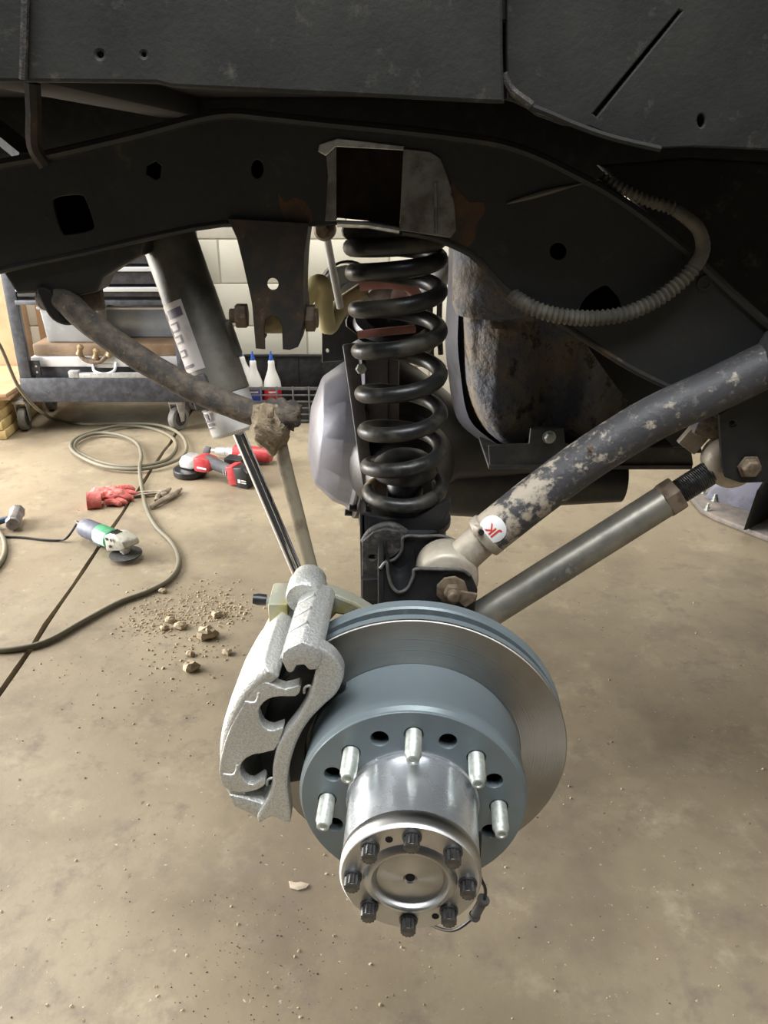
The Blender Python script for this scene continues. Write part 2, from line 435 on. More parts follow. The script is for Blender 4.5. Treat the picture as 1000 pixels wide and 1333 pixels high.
plate('shade_backing', [(-1500, 50), (-430, 85), (640, 125), (700, 140), (800, 170), (1000, 186), (1400, 194), (2200, 222), (2200, -440), (-1500, -440)], 0.905, 0.01, m_shade, body, bevel=0.001)  # dark sheet added behind the panels so the slots read as shaded
b = MB(); b.tube([PX(20, -200, 0.858), PX(33, 0, 0.858), PX(30, 104, 0.858)], 0.004, 8); b.build('seam_bead', m_blkr, body)
b = MB(); b.tube(cr([PX(x, y, 0.868) for x, y in [(690, 138), (720, 150), (750, 163), (800, 180), (860, 194)]], 5), 0.003, 8); b.build('hem', m_body, body)
b = MB(); b.box((0.2, 1.80, 1.47), (4.6, 1.84, 0.10)); b.build('bed_floor', m_shade, body, smooth=0)
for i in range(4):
    b = MB(); b.box((-1.3 + i*0.85, 1.8, 1.405), (0.09, 1.7, 0.05)); b.build('floor_rib', m_shade, body, bevel=0.008)
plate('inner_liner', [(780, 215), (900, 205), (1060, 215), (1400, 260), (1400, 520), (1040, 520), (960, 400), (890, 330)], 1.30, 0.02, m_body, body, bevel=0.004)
b = MB(); b.tube(cr([PX(42, 108, 0.97), PX(44, 150, 0.975), PX(45, 190, 0.98), PX(60, 215, 0.985)], 5), 0.009, 8); b.build('hanger_strap', m_rusty, body)
b = MB(); b.bar(PX(-40, 140, 1.2), PX(40, 205, 1.1), 0.03, 0.012); b.build('hanger_strap', m_rusty, body)

frame = thing('chassis_rail', 'black boxed chassis rail with a square hole cut through it', 'chassis rail', PX(480, 300, RY))
top = [(-1300, 300), (-420, 280), (-150, 244), (0, 214), (60, 203), (180, 175), (255, 155), (300, 148), (345, 152), (420, 160), (520, 170), (590, 178), (650, 187), (700, 204), (745, 226), (790, 250), (840, 284), (900, 332), (960, 388), (1040, 455), (1180, 545), (1400, 590), (2000, 600)]
bot = [(2000, 790), (1400, 775), (1180, 715), (1010, 575), (950, 548), (885, 511), (830, 484), (790, 460), (735, 424), (690, 398), (660, 378), (635, 352), (615, 332), (590, 319), (560, 308), (524, 302), (436, 293), (400, 295), (290, 291), (180, 312), (100, 331), (0, 352), (-150, 392), (-420, 430), (-1300, 450)]
notch = [(437, 190), (525, 194), (522, 298), (437, 289)]
holes = [
    cr([V((p[0], p[1], 0)) for p in [(69, 266), (75, 257), (103, 254), (111, 260), (121, 288), (119, 299), (90, 305), (80, 301)]], 3, True),
    [(191, 216), (203, 210), (210, 216), (208, 231), (203, 234), (190, 226)],
    circ(335, 220, 8, 12), notch, circ(727, 327, 11), circ(622, 270, 4.5, n=12),
    cr([V((p[0], p[1], 0)) for p in [(757, 408), (763, 388), (784, 373), (794, 375), (808, 394), (800, 408)]], 3, True),
    circ(917, 368, 7, 7)]
plate('web', top + bot, RY, 0.005, m_frame, frame, holes=holes, bevel=0.001)
DEP = 0.085
def flange(name, pts, mat, off):
    w = cr([PX(x, y, RY + 0.004) for x, y in pts], 3)
    bb = MB(); rows = [[p, p + V((0, DEP, 0))] for p in w] 
    bb.grid(rows); bb.grid([[p + V((0, 0, off)), p + V((0, DEP, off))] for p in w])
    return bb.build(name, mat, frame, weld=False)
flange('top_flange', top, m_frame, -0.004)
nl = bot.index((524, 302)); 
flange('bottom_flange', bot[:nl+1], m_rusty, 0.004)
flange('bottom_flange', bot[nl+1:], m_frame, 0.004)
b = MB(); w = cr([PX(x, y, RY) for x, y in top], 3)
b.tube(w, 0.006, 8); b.build('rounded_edge', m_frame, frame)
b = MB(); b.tube(cr([PX(x, y, RY+0.001) for x, y in bot[1:nl+1]], 3), 0.0042, 8); b.build('rounded_edge', m_rusty, frame)
b = MB(); b.tube(cr([PX(x, y, RY+0.002) for x, y in bot[nl+2:]], 3), 0.0042, 8); b.build('rounded_edge', m_frame, frame)
# far wall of the box section (seen rusty through the cut)
inner_top = [(x, y + 6) for x, y in top if -430 < x < 1300]
w_t = [PX(x, y + 3, RY) for x, y in top]; w_b = [PX(x, y - 3, RY) for x, y in bot]
plate('inner_web', [(p.x, p.z) for p in w_t + w_b], RY + DEP - 0.004, 0.005, m_inrust, frame, world_pts=True, bevel=0.001)
# bare metal round the cut
plate('ground_strip', [(424, 192), (438, 190), (438, 288), (423, 288), (427, 230)], RY - 0.0015, 0.004, m_bare, frame, bevel=0.0008)
plate('ground_strip', [(416, 188), (430, 183), (440, 180), (526, 190), (526, 196), (437, 191), (424, 203), (414, 197)], RY - 0.0022, 0.004, m_bright, frame, bevel=0.0008)
m_rust = M('bare_rust', (0.10, 0.052, 0.026), (0.05, 0.035, 0.025), 30, 0.42, 0.62, rough=0.85, bump=0.5, bscale=80)
plate('rust_patch', [(586, 240), (600, 250), (612, 262), (628, 262), (632, 275), (622, 290), (618, 312), (606, 322), (585, 312)], RY - 0.0005, 0.0055, m_rust, frame, bevel=0.001, smooth=3)
plate('rust_patch', [(362, 250), (372, 262), (384, 256), (398, 262), (406, 278), (404, 290), (384, 289), (368, 282)], RY - 0.0005, 0.0055, m_rust, frame, bevel=0.001, smooth=3)
plate('repair_plate', [(525, 193), (560, 197), (574, 206), (580, 222), (588, 246), (592, 268), (594, 300), (586, 310), (520, 300)], RY - 0.003, 0.005, m_bare, frame, bevel=0.001)
b = MB(); b.tube([PX(567, 238, RY - 0.005), PX(568, 303, RY - 0.005)], 0.002, 6); b.build('weld_bead', m_bare, frame)
b = MB(); b.tube([PX(439, 291, RY - 0.004), PX(480, 293, RY - 0.005), PX(520, 300, RY - 0.004)], 0.004, 8); b.build('ground_lip', m_bright, frame)
b = MB(); b.tube(cr([PX(660, 265, RY - 0.002), PX(720, 248, RY - 0.002), PX(780, 234, RY - 0.002)], 6), [0.001 + 0.0022*math.sin(math.pi*min(1, k/9)) for k in range(13)], 8); b.build('scuff_ridge', m_loom, frame)
b = MB(); b.lathe([(0.009, 0), (0.009, 0.002), (0.0065, 0.002), (0.0065, 0.0005), (0, 0.0005)], PX(917, 368, RY - 0.001), (0, -1, 0), 20); b.build('plug', m_frame, frame)
# drop bracket
db = plate('drop_bracket', [(296, 284), (402, 290), (396, 330), (394, 380), (396, 415), (391, 440), (388, 452), (377, 456), (368, 455), (367, 425), (362, 414), (353, 411), (346, 416), (344, 428), (345, 455), (333, 454), (330, 420), (328, 395), (318, 350), (308, 310)], RY - 0.008, 0.006, m_rusty, frame, holes=[circ(355, 370, 7.5, 8)], bevel=0.0012)
for pts in ([(304, 285), (318, 350), (328, 395), (331, 430), (333, 453)], [(401, 290), (396, 330), (394, 380), (396, 415), (388, 452)]):
    b = MB(); w = cr([PX(x, y, RY - 0.005) for x, y in pts], 4)
    b.grid([[p, p + V((0, 0.075, 0))] for p in w]); b.grid([[p + V((0.004 if pts[0][0] < 350 else -0.004, 0, 0)), p + V((0.004 if pts[0][0] < 350 else -0.004, 0.075, 0))] for p in w])
    b.build('bracket_side', m_rusty, db, weld=False)
hx = PX(320, 411, RY + 0.035); hx2 = PX(398, 414, RY + 0.035)
b = MB(); b.lathe([(0.016, 0), (0.016, 0.014)], hx + V((-0.012, 0, 0)), (1, 0, 0), 6); b.lathe([(0.009, 0), (0.009, 0.018)], hx + V((-0.02, 0, 0)), (1, 0, 0), 14); b.build('pivot_bolt', m_nut, frame, bevel=0.001)
b = MB(); b.lathe([(0.018, 0), (0.018, 0.012)], hx2 + V((0.0, 0, 0)), (1, 0, 0), 6); b.lathe([(0.012, 0), (0.012, 0.016)], hx2, (1, 0, 0), 14); b.build('pivot_nut', m_nut, frame, bevel=0.001)
m_tan = M('tan_bushing', (0.42, 0.34, 0.17), (0.3, 0.24, 0.12), 40, rough=0.6)
b = MB(); b.lathe([(0.018, 0), (0.022, 0.004), (0.022, 0.058), (0.018, 0.062)], hx + V((0.012, 0, 0.0)), (1, 0, 0), 24); b.build('bushing', m_tan, frame)
# sway bar bracket, clamp and bushing
sb = plate('sway_bar_bracket', [(2, 346), (190, 304), (186, 332), (152, 350), (134, 362), (126, 380), (100, 386), (76, 386), (60, 381), (22, 383), (5, 356)], RY + 0.012, 0.05, m_frame, frame, bevel=0.003)
plate('clamp', [(46, 374), (66, 378), (72, 396), (83, 411), (95, 414), (96, 422), (84, 424), (68, 417), (56, 400)], RY + 0.004, 0.06, m_blk, sb, bevel=0.003, smooth=3)
b = MB(); b.lathe([(0.012, -0.02), (0.018, -0.016), (0.019, 0.016), (0.016, 0.02)], PX(114, 386, RY + 0.065), (1, 0.35, 0), 20); b.build('bushing', m_sway, sb)
b = MB(); b.box((0.2, 1.98, 1.32), (4.2, 0.08, 0.2)); b.build('opposite_rail', m_blk, frame, bevel=0.006)
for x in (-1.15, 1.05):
    b = MB(); b.box((x, 1.51, 1.33), (0.12, 0.88, 0.1)); b.build('crossmember', m_shade, frame, bevel=0.008)
# ------------------------------------------------------------------ rusty crossmember under the rail
xm = thing('crossmember', 'mud-crusted steel crossmember with a rounded end beneath the chassis rail', 'crossmember', PX(690, 580, 1.2))
XR = [(300, 606), (352, 655), (378, 690), (398, 718), (424, 752), (455, 768), (500, 800), (540, 832), (600, 858)]
def xm_rows():
    rows = []
    N = 46
    for i in range(31):
        t = i / 30
        y = 312 + t * 268
        # left and right limits of the pressing by row
        xl = 592 + 3*math.sin(t*2.4) + (max(0, t-0.62)/0.38)**2.2 * 48
        xr = 0
        for (ya, xa_), (yb, xb_) in zip(XR[:-1], XR[1:]):
            if ya <= y <= yb + 0.01: xr = xa_ + (xb_-xa_)*(y-ya)/(yb-ya); break
        row = []
        for j in range(N + 1):
            s = j / N
            x = xl + (xr - xl) * s
            d = 1.16
            # upright rounded leg on the left
            c = 0.035*math.exp(-((x-650)/34.0)**2)
            if t < 0.42: c *= 0.55
            # recess and second ridge
            c -= 0.028*math.exp(-((x-722)/24.0)**2) * (1 if t > 0.5 else t*1.4)
            c += 0.03*math.exp(-((x-768)/15.0)**2)
            c -= 0.10*max(0, 1 - s*9)**1.5           # rolls back at the left edge
            c -= 0.05*max(0, (t-0.88)/0.12)**2
            d -= c + 0.0015*math.sin(x*0.31 + y*0.23)*math.sin(y*0.19)
            row.append(PX(x, y, d))
        rows.append(row)
    return rows
rows = xm_rows()
b = MB(); b.grid(rows); b.grid([[p + V((0, 0.02, 0)) for p in r] for r in rows])
edge = rows[0] + [r[-1] for r in rows[1:]] + rows[-1][-2::-1] + [r[0] for r in rows[-2:0:-1]]
b.grid([[p for p in edge + edge[:1]], [p + V((0, 0.02, 0)) for p in edge + edge[:1]]])
b.build('pressing', m_cross, xm, smooth=60)
m_shield = M('grey_blue_flank', (0.13, 0.13, 0.15), (0.08, 0.065, 0.055), 12, 0.5, 0.66, rough=0.4, metal=0.3, bump=0.15)
fl = [(589, 318), (588, 360), (585, 410), (584, 450), (588, 490), (594, 530), (606, 555), (638, 580)]
w = cr([PX(x + 12, y, 1.19) for x, y in fl], 4); w2 = cr([PX(x, y, 1.33) for x, y in fl], 4)
b = MB(); b.grid([[a, (a+c)/2 + V((-0.012, 0, 0)), c] for a, c in zip(w, w2)]); b.grid([[a + V((0.006, 0, 0)), (a+c)/2 + V((-0.006, 0, 0)), c + V((0.006, 0, 0))] for a, c in zip(w, w2)])
b.build('flank', m_shield, xm, smooth=60, weld=False)
b = MB(); b.lathe([(0.05, 0), (0.056, 0.015), (0.058, 0.13), (0.05, 0.14)], PX(640, 408, 1.135), (0, 0, 1), 28); b.build('upper_boss', m_cross, xm)
m_angle = M('angle_steel', (0.05, 0.05, 0.05), (0.085, 0.08, 0.072), 24, rough=0.55, bump=0.2)
ang = plate('angle_bracket', [(636, 580), (689, 578), (691, 558), (734, 557), (736, 577), (800, 580), (900, 584), (903, 606), (780, 606), (638, 607)], 1.10, 0.006, m_angle, xm, bevel=0.001)
w0, w1 = PX(636, 607, 1.10), PX(900, 606, 1.10)
b = MB(); b.box(((w0.x+w1.x)/2, 1.16, w0.z), (w1.x-w0.x, 0.13, 0.006)); b.build('angle_foot', m_angle, xm)
b = MB(); b.lathe([(0.008, 0), (0.008, 0.006), (0.006, 0.008)], PX(715, 569, 1.10), (0, -1, 0), 6); b.lathe([(0.01, -0.001), (0.01, 0.001)], PX(715, 569, 1.10), (0, -1, 0), 16); b.build('bolt', m_stud, xm, bevel=0.0006)
plate('gusset', [(640, 340), (740, 415), (890, 505), (915, 590), (640, 590)], 1.30, 0.008, m_frame, xm, bevel=0.001)

# corrugated wiring conduit
lp = [(655, 372, 1.01), (676, 391, 0.98), (702, 404, 0.968), (735, 412, 0.966), (775, 414, 0.968), (815, 408, 0.966), (850, 393, 0.966), (880, 372, 0.966), (902, 350, 0.966), (915, 325, 0.966), (910, 300, 0.966), (893, 283, 0.968), (872, 270, 0.972), (850, 264, 0.976), (826, 254, 0.98), (800, 240, 0.99), (782, 228, 1.0)]
cw = cr([PX(*p) for p in lp], 22)
acc = 0; rr = []; prev = cw[0]
for i, p in enumerate(cw):
    acc += (p - prev).length; prev = p
    f = i / len(cw)
    base = 0.0088 if f < 0.6 else 0.0088 - 0.004*(f-0.6)/0.4
    k = 0.0016 if f < 0.58 or f > 0.76 else 0.0002
    rr.append(base + k * math.sin(acc * 2*math.pi / 0.0062))
fine = []; fr = []
# resample for the ribs
acc = 0; total = sum((cw[i+1]-cw[i]).length for i in range(len(cw)-1)); step = 0.0016; pos = 0.0; i = 0
d = 0.0
while i < len(cw) - 1:
    segl = (cw[i+1]-cw[i]).length
    while d <= segl:
        p = cw[i].lerp(cw[i+1], d/segl); f = pos/total
        base = 0.0090 if f < 0.6 else 0.0090 - 0.0045*(f-0.6)/0.4
        amp = 0.0013 if (f < 0.60 or f > 0.78) else 0.0002
        fine.append(p); fr.append(base + amp*math.sin(pos*2*math.pi/0.0064)); pos += step; d += step
    d -= segl; i += 1
b = MB(); b.tube(fine, fr, 10); o = b.build('wiring_conduit', m_loom, None, smooth=70)
tag(o, 'dusty corrugated wiring conduit looped across the chassis rail', 'conduit')

# ------------------------------------------------------------------ axle housing
ux = V((math.sin(R(3.2)), math.cos(R(3.2)), 0))      # along the axle, away from the camera
cap0 = PX(534, 1145, 0.515)
def AX(s): return cap0 + ux * s
urt = V((ux.y, -ux.x, 0)); uup = V((0, 0, 1))
def RP(r, th, s):
    return AX(s) + urt * (r*math.cos(R(th))) + uup * (r*math.sin(R(th)))

axle = thing('axle_housing', 'black solid axle with silver differential cover behind the coil spring', 'axle', AX(0.9) + V((0, 0, -0.06)))
b = MB(); b.lathe([(0.05, 0.215), (0.052, 0.24), (0.043, 0.26), (0.043, 1.1)], cap0, ux, 32); b.build('axle_tube', m_blk, axle)
# differential
D = PX(468, 565, 1.5)
dax = V((-math.cos(R(7)), 0, -math.sin(R(-7)))).normalized()
dax = V((-0.985, -0.10, 0.12)).normalized()
cv = MB(); cv.lathe([(0.158, 0.0), (0.158, 0.010), (0.148, 0.014), (0.140, 0.04), (0.105, 0.082), (0.05, 0.098), (0, 0.098)], D, dax, 12, phase=0.2)
cvo = cv.build('cover', m_cover, axle, bevel=0.006, smooth=20)
b = MB(); b.lathe([(0.160, -0.016), (0.167, -0.014), (0.167, 0.001), (0.160, 0.002)], D, dax, 48); b.build('cover_flange', m_blk, axle)
_, du, dw = basis(dax)
bp_ = None
for k in range(12):
    a = 2*math.pi*(k+0.5)/12
    p = D + (du*math.cos(a) + dw*math.sin(a))*0.158
    b = MB(); b.lathe([(0.007, 0), (0.007, 0.016)], p, dax, 6); b.build('cover_bolt', m_blk, axle, bevel=0.0008)
b = MB(); b.lathe([(0.162, -0.004), (0.158, -0.05), (0.14, -0.10), (0.11, -0.15), (0.075, -0.2), (0.06, -0.3), (0.05, -0.36), (0.0, -0.362)], D, dax, 40); b.build('carrier', m_blk, axle, smooth=50)
b = MB(); b.lathe([(0.10, 0), (0.085, 0.06), (0.05, 0.12)], D - dax*0.08 + V((0, -0.13, -0.01)), (0.02, -1, 0), 28); b.build('tube_neck', m_blk, axle)
m_gblk = M('grey_cast_iron', (0.085, 0.08, 0.085), (0.12, 0.115, 0.115), 30, rough=0.5, bump=0.3)
for (x0, y0, x1, y1, yy, mt) in [(476, 462, 505, 575, 1.34, m_gblk), (504, 466, 520, 590, 1.35, m_gblk), (462, 535, 480, 560, 1.33, m_blk)]:
    p0, p1 = PX(x0, y1, yy), PX(x1, y0, yy)
    b = MB(); b.box(((p0.x+p1.x)/2, yy + 0.03, (p0.z+p1.z)/2), (p1.x-p0.x, 0.06, p1.z-p0.z)); b.build('carrier_rib', mt, axle, bevel=0.004)
b = MB(); b.bar(PX(455, 447, 1.36), PX(486, 668, 1.30), 0.06, 0.022, up=(1, 0, 0)); b.build('flange_lip', m_gblk, axle, bevel=0.004)
b = MB(); b.lathe([(0.009, 0), (0.009, 0.016)], PX(469, 480, 1.325), (0.2, -1, 0.2), 6); b.lathe([(0.006, 0.01), (0.006, 0.022)], PX(469, 480, 1.355), (0.2, -1, 0.2), 14); b.build('vent_fitting', m_stud, axle, bevel=0.0008)
b = MB(); b.lathe([(0.085, 0.0), (0.10, 0.05), (0.10, 0.16), (0.07, 0.24), (0.05, 0.42)], PX(560, 610, 1.62), (1, 0.0, -0.06), 32); b.build('pinion_snout', m_blk, axle, smooth=50)
# spring perch
plate('perch_plate', [(468, 668), (500, 674), (540, 674), (578, 655), (587, 650), (587, 662), (573, 688), (566, 715), (558, 790), (470, 790), (469, 720)], 1.005, 0.012, m_blk, axle, bevel=0.002)
SB = PX(527, 661, 1.055)
b = MB(); b.lathe([(0.064, -0.016), (0.067, -0.014), (0.067, -0.006), (0.064, -0.004)], SB + V((0, 0, -0.008)), (0, 0, 1), 40); b.build('spring_seat', m_blk, axle)
plate('perch_side', [(470, 668), (476, 668), (478, 780), (470, 780)], 1.005, 0.10, m_blk, axle, bevel=0.002)
b = MB(); b.tube(cr([PX(x, y, 0.995) for x, y in [(474, 706), (484, 692), (500, 685), (515, 686), (528, 694)]], 6), 0.006, 10); b.build('weld_bead', m_blkr, axle)
plate('saddle_plate', [(471, 706), (486, 693), (502, 688), (520, 692), (528, 700), (524, 715), (514, 724), (500, 732), (497, 752), (471, 752)], 0.985, 0.012, m_blkr, axle, holes=[circ(485, 726, 5, 3.2, 14)], bevel=0.002)
plate('saddle_foot', [(471, 755), (500, 753), (498, 782), (471, 782)], 0.975, 0.02, m_blk, axle, bevel=0.002)
plate('arm_bracket_rear', [(526, 698), (578, 698), (600, 708), (616, 735), (618, 800), (500, 800), (498, 736), (514, 727), (524, 714)], 0.985, 0.007, m_blk, axle, bevel=0.0015, smooth=0)
plate('arm_bracket_front', [(494, 738), (503, 731), (506, 750), (511, 764), (520, 771), (531, 765), (538, 750), (541, 740), (600, 742), (614, 750), (622, 768), (618, 800), (494, 800)], 0.915, 0.007, m_blk, axle, bevel=0.0015)
m_cut = M('cut_steel_edge', (0.17, 0.165, 0.16), (0.11, 0.105, 0.1), 60, rough=0.45, metal=0.4)
b = MB(); b.tube(cr([PX(x, y, 0.9125) for x, y in [(495, 740), (503, 732), (506, 750), (511, 764), (520, 771), (531, 765), (538, 750), (541, 741), (570, 741), (600, 742), (612, 749)]], 5), 0.0022, 8); b.build('cut_edge', m_cut, axle)
b = MB(); b.tube(cr([PX(x, y, 0.981) for x, y in [(503, 732), (515, 727), (523, 716), (526, 699), (550, 698), (578, 698), (598, 707)]], 5), 0.0022, 8); b.build('cut_edge', m_cut, axle)
a0 = [PX(x, y, 0.918) for x, y in [(503, 731), (506, 750), (511, 764), (520, 771), (531, 765), (538, 750), (541, 740)]]
b = MB(); w = cr(a0, 4); b.grid([[p, p + V((0, 0.07, 0))] for p in w]); b.grid([[p + V((0, 0, -0.005)), p + V((0, 0.07, -0.005))] for p in w]); b.build('bracket_web', m_blk, axle, weld=False)
p0 = PX(496, 790, 0.92); b = MB(); b.box((p0.x, 0.95, p0.z + 0.02), (0.008, 0.075, 0.09)); b.build('bracket_side', m_blk, axle, bevel=0.002)
# big rusty bracket bolt
bc = PX(588, 767, 0.912)
b = MB(); b.lathe([(0.021, 0), (0.021, 0.005)], bc, (0, -1, 0), 9); b.lathe([(0.012, 0.004), (0.012, 0.014)], bc, (0.05, -1, 0), 6); b.lathe([(0.008, 0.013), (0.008, 0.022), (0.006, 0.024)], bc, (0.05, -1, 0), 14); b.build('cam_bolt', m_nut, axle, bevel=0.0012)
plate('locking_tab', [(593, 780), (600, 770), (622, 774), (620, 782), (606, 791)], 0.903, 0.005, m_nut, axle, bevel=0.001)
# spindle flange and knuckle behind the rotor
b = MB(); b.lathe([(0.085, 0.212), (0.085, 0.23), (0.055, 0.26)], cap0, ux, 32); b.build('spindle_flange', m_blk, axle)

# ------------------------------------------------------------------ bump stop and coil spring
SX = [PX(513, 320, 1.055), SB]
bs = thing('bump_stop', 'black rubber bump stop standing inside the coil spring', 'bump stop', SB + V((0, 0, -0.002)))
b = MB(); b.lathe([(0.026, -0.002), (0.026, 0.042), (0.024, 0.045)], SB, (0, 0, 1), 28); b.build('post', m_blk, bs)
b = MB(); b.lathe([(0.024, 0.045), (0.043, 0.05), (0.047, 0.06), (0.044, 0.072), (0.030, 0.082), (0.012, 0.084), (0.0, 0.084)], SB, (0, 0, 1), 32); b.build('cup', m_blk, bs)
ys = [285, 301, 322, 352, 400, 455, 514, 566, 613, 661]
zs = [PX(515, y, 0.998).z for y in ys]
zt, zb = zs[0], zs[-1]
pts = []; n = 44
for i in range(int((len(ys)-1 - 1.2)*n) + int(0.62*n)):
    t = 1.2 + i / n
    k = min(int(t), len(zs)-2); f = t - k
    if t > len(zs)-1: z = zb + 0.0; 
    else:
        # smooth interpolation of height
        a = zs[max(k-1, 0)]; b0 = zs[k]; c0 = zs[k+1]; d0 = zs[min(k+2, len(zs)-1)]
        z = 0.5*((2*b0) + (c0-a)*f + (2*a-5*b0+4*c0-d0)*f*f + (3*b0-3*c0+d0-a)*f**3)
    q = (zt - z) / (zt - zb)
    cx = SX[0].x + (SX[1].x - SX[0].x)*q; rad = 0.0560 - 0.0045*q
    an = 2*math.pi*t
    pts.append(V((cx - rad*math.sin(an), 1.055 - rad*math.cos(an), max(z, zb + 0.010 - 0.010) )))
cs = thing('coil_spring', 'tall dusty black coil spring between chassis rail and axle perch', 'coil spring', SB)
wr_ = [0.0112 - 0.0010*i/len(pts) for i in range(len(pts))]
cut = len(pts) - int(0.36*n)
b = MB(); b.tube(pts[:cut+1], wr_[:cut+1], 14); b.build('coil', m_spring, cs, smooth=80)
b = MB(); b.tube(pts[cut:], wr_[cut:], 14); b.build('coil_end', m_springrust, cs, smooth=80)

# ------------------------------------------------------------------ control arms
ua = thing('upper_control_arm', 'thick control arm with peeling black paint and a white oval sticker', 'control arm', PX(588, 767, 0.955))
hc = V((bc.x - 0.004, 0.95, bc.z + 0.004))
b = MB(); b.lathe([(0.036, -0.027), (0.041, -0.022), (0.043, 0.0), (0.041, 0.022), (0.036, 0.027)], hc, (0, 1, 0), 36); b.build('bushing_housing', m_armtan, ua, smooth=60)
A0, A1 = PX(606, 722, 0.95), PX(638, 692, 0.955)
b = MB(); b.tube([hc.lerp(A0, 0.55), A0, A1], [0.024, 0.0235, 0.0235], 26); b.build('neck', m_armtan, ua)
arm = cr([PX(632, 699, 0.955), PX(700, 645, 0.958), PX(770, 594, 0.962), PX(850, 545, 0.966), PX(930, 508, 0.97), PX(1000, 474, 0.975), PX(1120, 415, 0.985)], 12)
b = MB(); b.tube(arm, 0.0285, 30); armo = b.build('arm_tube', m_arm, ua)
b = MB(); b.tube([PX(629, 700, 0.955), PX(638, 693, 0.955)], [0.0298, 0.0298], 26); b.build('collar', m_armtan, ua, bevel=0.001)
b = MB(); b.box(PX(622, 690, 0.935), (0.008, 0.012, 0.012), 0.6); b.build('clamp_ear', m_armtan, ua, bevel=0.002)
b = MB(); b.lathe([(0.004, 0), (0.004, 0.008)], PX(625, 692, 0.931), (0.1, -1, 0.3), 8); b.build('clamp_screw', m_blk, ua)
b = MB(); b.lathe([(0.0035, 0), (0.0035, 0.006)], PX(768, 583, 0.936), (0, -1, 0.4), 8); b.build('stud', m_nut, ua)
# sticker wrapped on the tube
ax_ = (arm[6] - arm[0]).normalized(); sp0 = arm[1]; sp0 = arm[0].lerp(arm[6], 0.12)
ref = V((0, -1, 0.55))
def ell(ra, rt, t0, a0, rings=7, n=28):
    return [[(a0 + ra*k/rings*math.cos(2*math.pi*j/n), t0 + rt*k/rings*math.sin(2*math.pi*j/n)) for j in range(n+1)] for k in range(rings+1)]
b = MB(); b.cylpatch(sp0, ax_, ref, 0.0285, ell(0.66, 0.0175, 0.013, -0.12)); st = b.build('sticker', M('sticker_white', (0.85, 0.85, 0.83), rough=0.4, bump=0), ua, smooth=60, label='white oval sticker with red letters')
tv, tf = text_mesh('JK', 0.017, 0.0004)
uu = (ref - ax_*ref.dot(ax_)).normalized(); ww = ax_.cross(uu)
def onarm(x, y):      # text x runs back towards the neck, letters lean with the arm
    a = -0.08 + y / 0.0285; t = 0.012 + x
    return sp0 + ax_*t + (uu*math.cos(a) + ww*math.sin(a))*(0.0285 + 0.0011)
b = MB(); b.add([onarm(-p.y + 0.0, -p.x) for p in tv], tf); b.build('lettering', M('sticker_red', (0.65, 0.06, 0.04), rough=0.5, bump=0), st, smooth=0)
# upper end bushing at the frame
b = MB(); b.lathe([(0.038, -0.03), (0.042, -0.02), (0.042, 0.03), (0.038, 0.04)], PX(1040, 462, 0.96), (0.1, -1, 0), 30); b.build('frame_end_eye', m_armdk, ua)

la = thing('lower_control_arm', 'galvanised tubular control arm with a threaded adjuster end', 'control arm', PX(640, 800, 0.95))
L0, L1 = PX(596, 822, 0.955), PX(872, 648, 1.0)
ld = (L1 - L0).normalized()
b = MB(); b.tube([L0, L0.lerp(L1, 0.5), L1 - ld*0.005], 0.0225, 30); b.build('arm_tube', m_lower, la)
b = MB(); b.lathe([(0.027, 0), (0.027, 0.022)], L1 - ld*0.010, ld, 6, phase=0.4); b.build('jam_nut', m_nut, la, bevel=0.002)
th = []; rad_ = []
for i in range(150):
    th.append(L1 + ld*(0.008 + i*0.00042)); rad_.append(0.0165 + 0.0011*math.sin(i*0.9))
b = MB(); b.tube(th, rad_, 22); b.build('threaded_shank', m_boltd, la, smooth=70)
E = L1 + ld*0.092
b = MB(); b.tube([L1 + ld*0.064, L1 + ld*0.070, L1 + ld*0.08, E], [0.0195, 0.022, 0.024, 0.028], 24); b.build('joint_neck', m_armtan, la)
b = MB(); b.lathe([(0.022, -0.024), (0.032, -0.02), (0.036, 0), (0.032, 0.02), (0.022, 0.024)], E, (0.1, 1, 0), 30); b.build('joint_housing', m_armtan, la, smooth=60)

fb = thing('frame_bracket', 'black steel bracket plate holding the threaded arm end to the chassis', 'bracket', PX(970, 600, 0.975))
plate('outer_plate', [(936, 540), (1000, 500), (1100, 470), (1100, 640), (1000, 628), (965, 629), (945, 622), (940, 605)], 0.972, 0.007, m_blk, fb, holes=[circ(954, 552, 5, 4.5, 14)], bevel=0.0012)
plate('inner_plate', [(930, 540), (1000, 500), (1100, 470), (1100, 640), (1000, 628), (965, 629), (945, 622), (936, 605)], 1.065, 0.007, m_blk, fb, holes=[circ(954, 552, 5, 4.5, 14)], bevel=0.0012)
b = MB(); b.lathe([(0.016, 0), (0.016, 0.003), (0.012, 0.003), (0.012, 0.012), (0.010, 0.014)], PX(975, 607, 0.970), (0, -1, 0), 6); b.build('pivot_bolt', m_nut, fb, bevel=0.001)
b = MB(); b.box(PX(902, 572, 1.03), (0.03, 0.012, 0.03), Matrix.Rotation(R(35), 3, 'Y')); b.build('adjuster_tab', m_armtan, fb, bevel=0.002)
b = MB(); b.box(PX(925, 553, 1.03), (0.05, 0.03, 0.035), Matrix.Rotation(R(15), 3, 'Y')); b.build('bracket_boss', m_cross, fb, bevel=0.008)

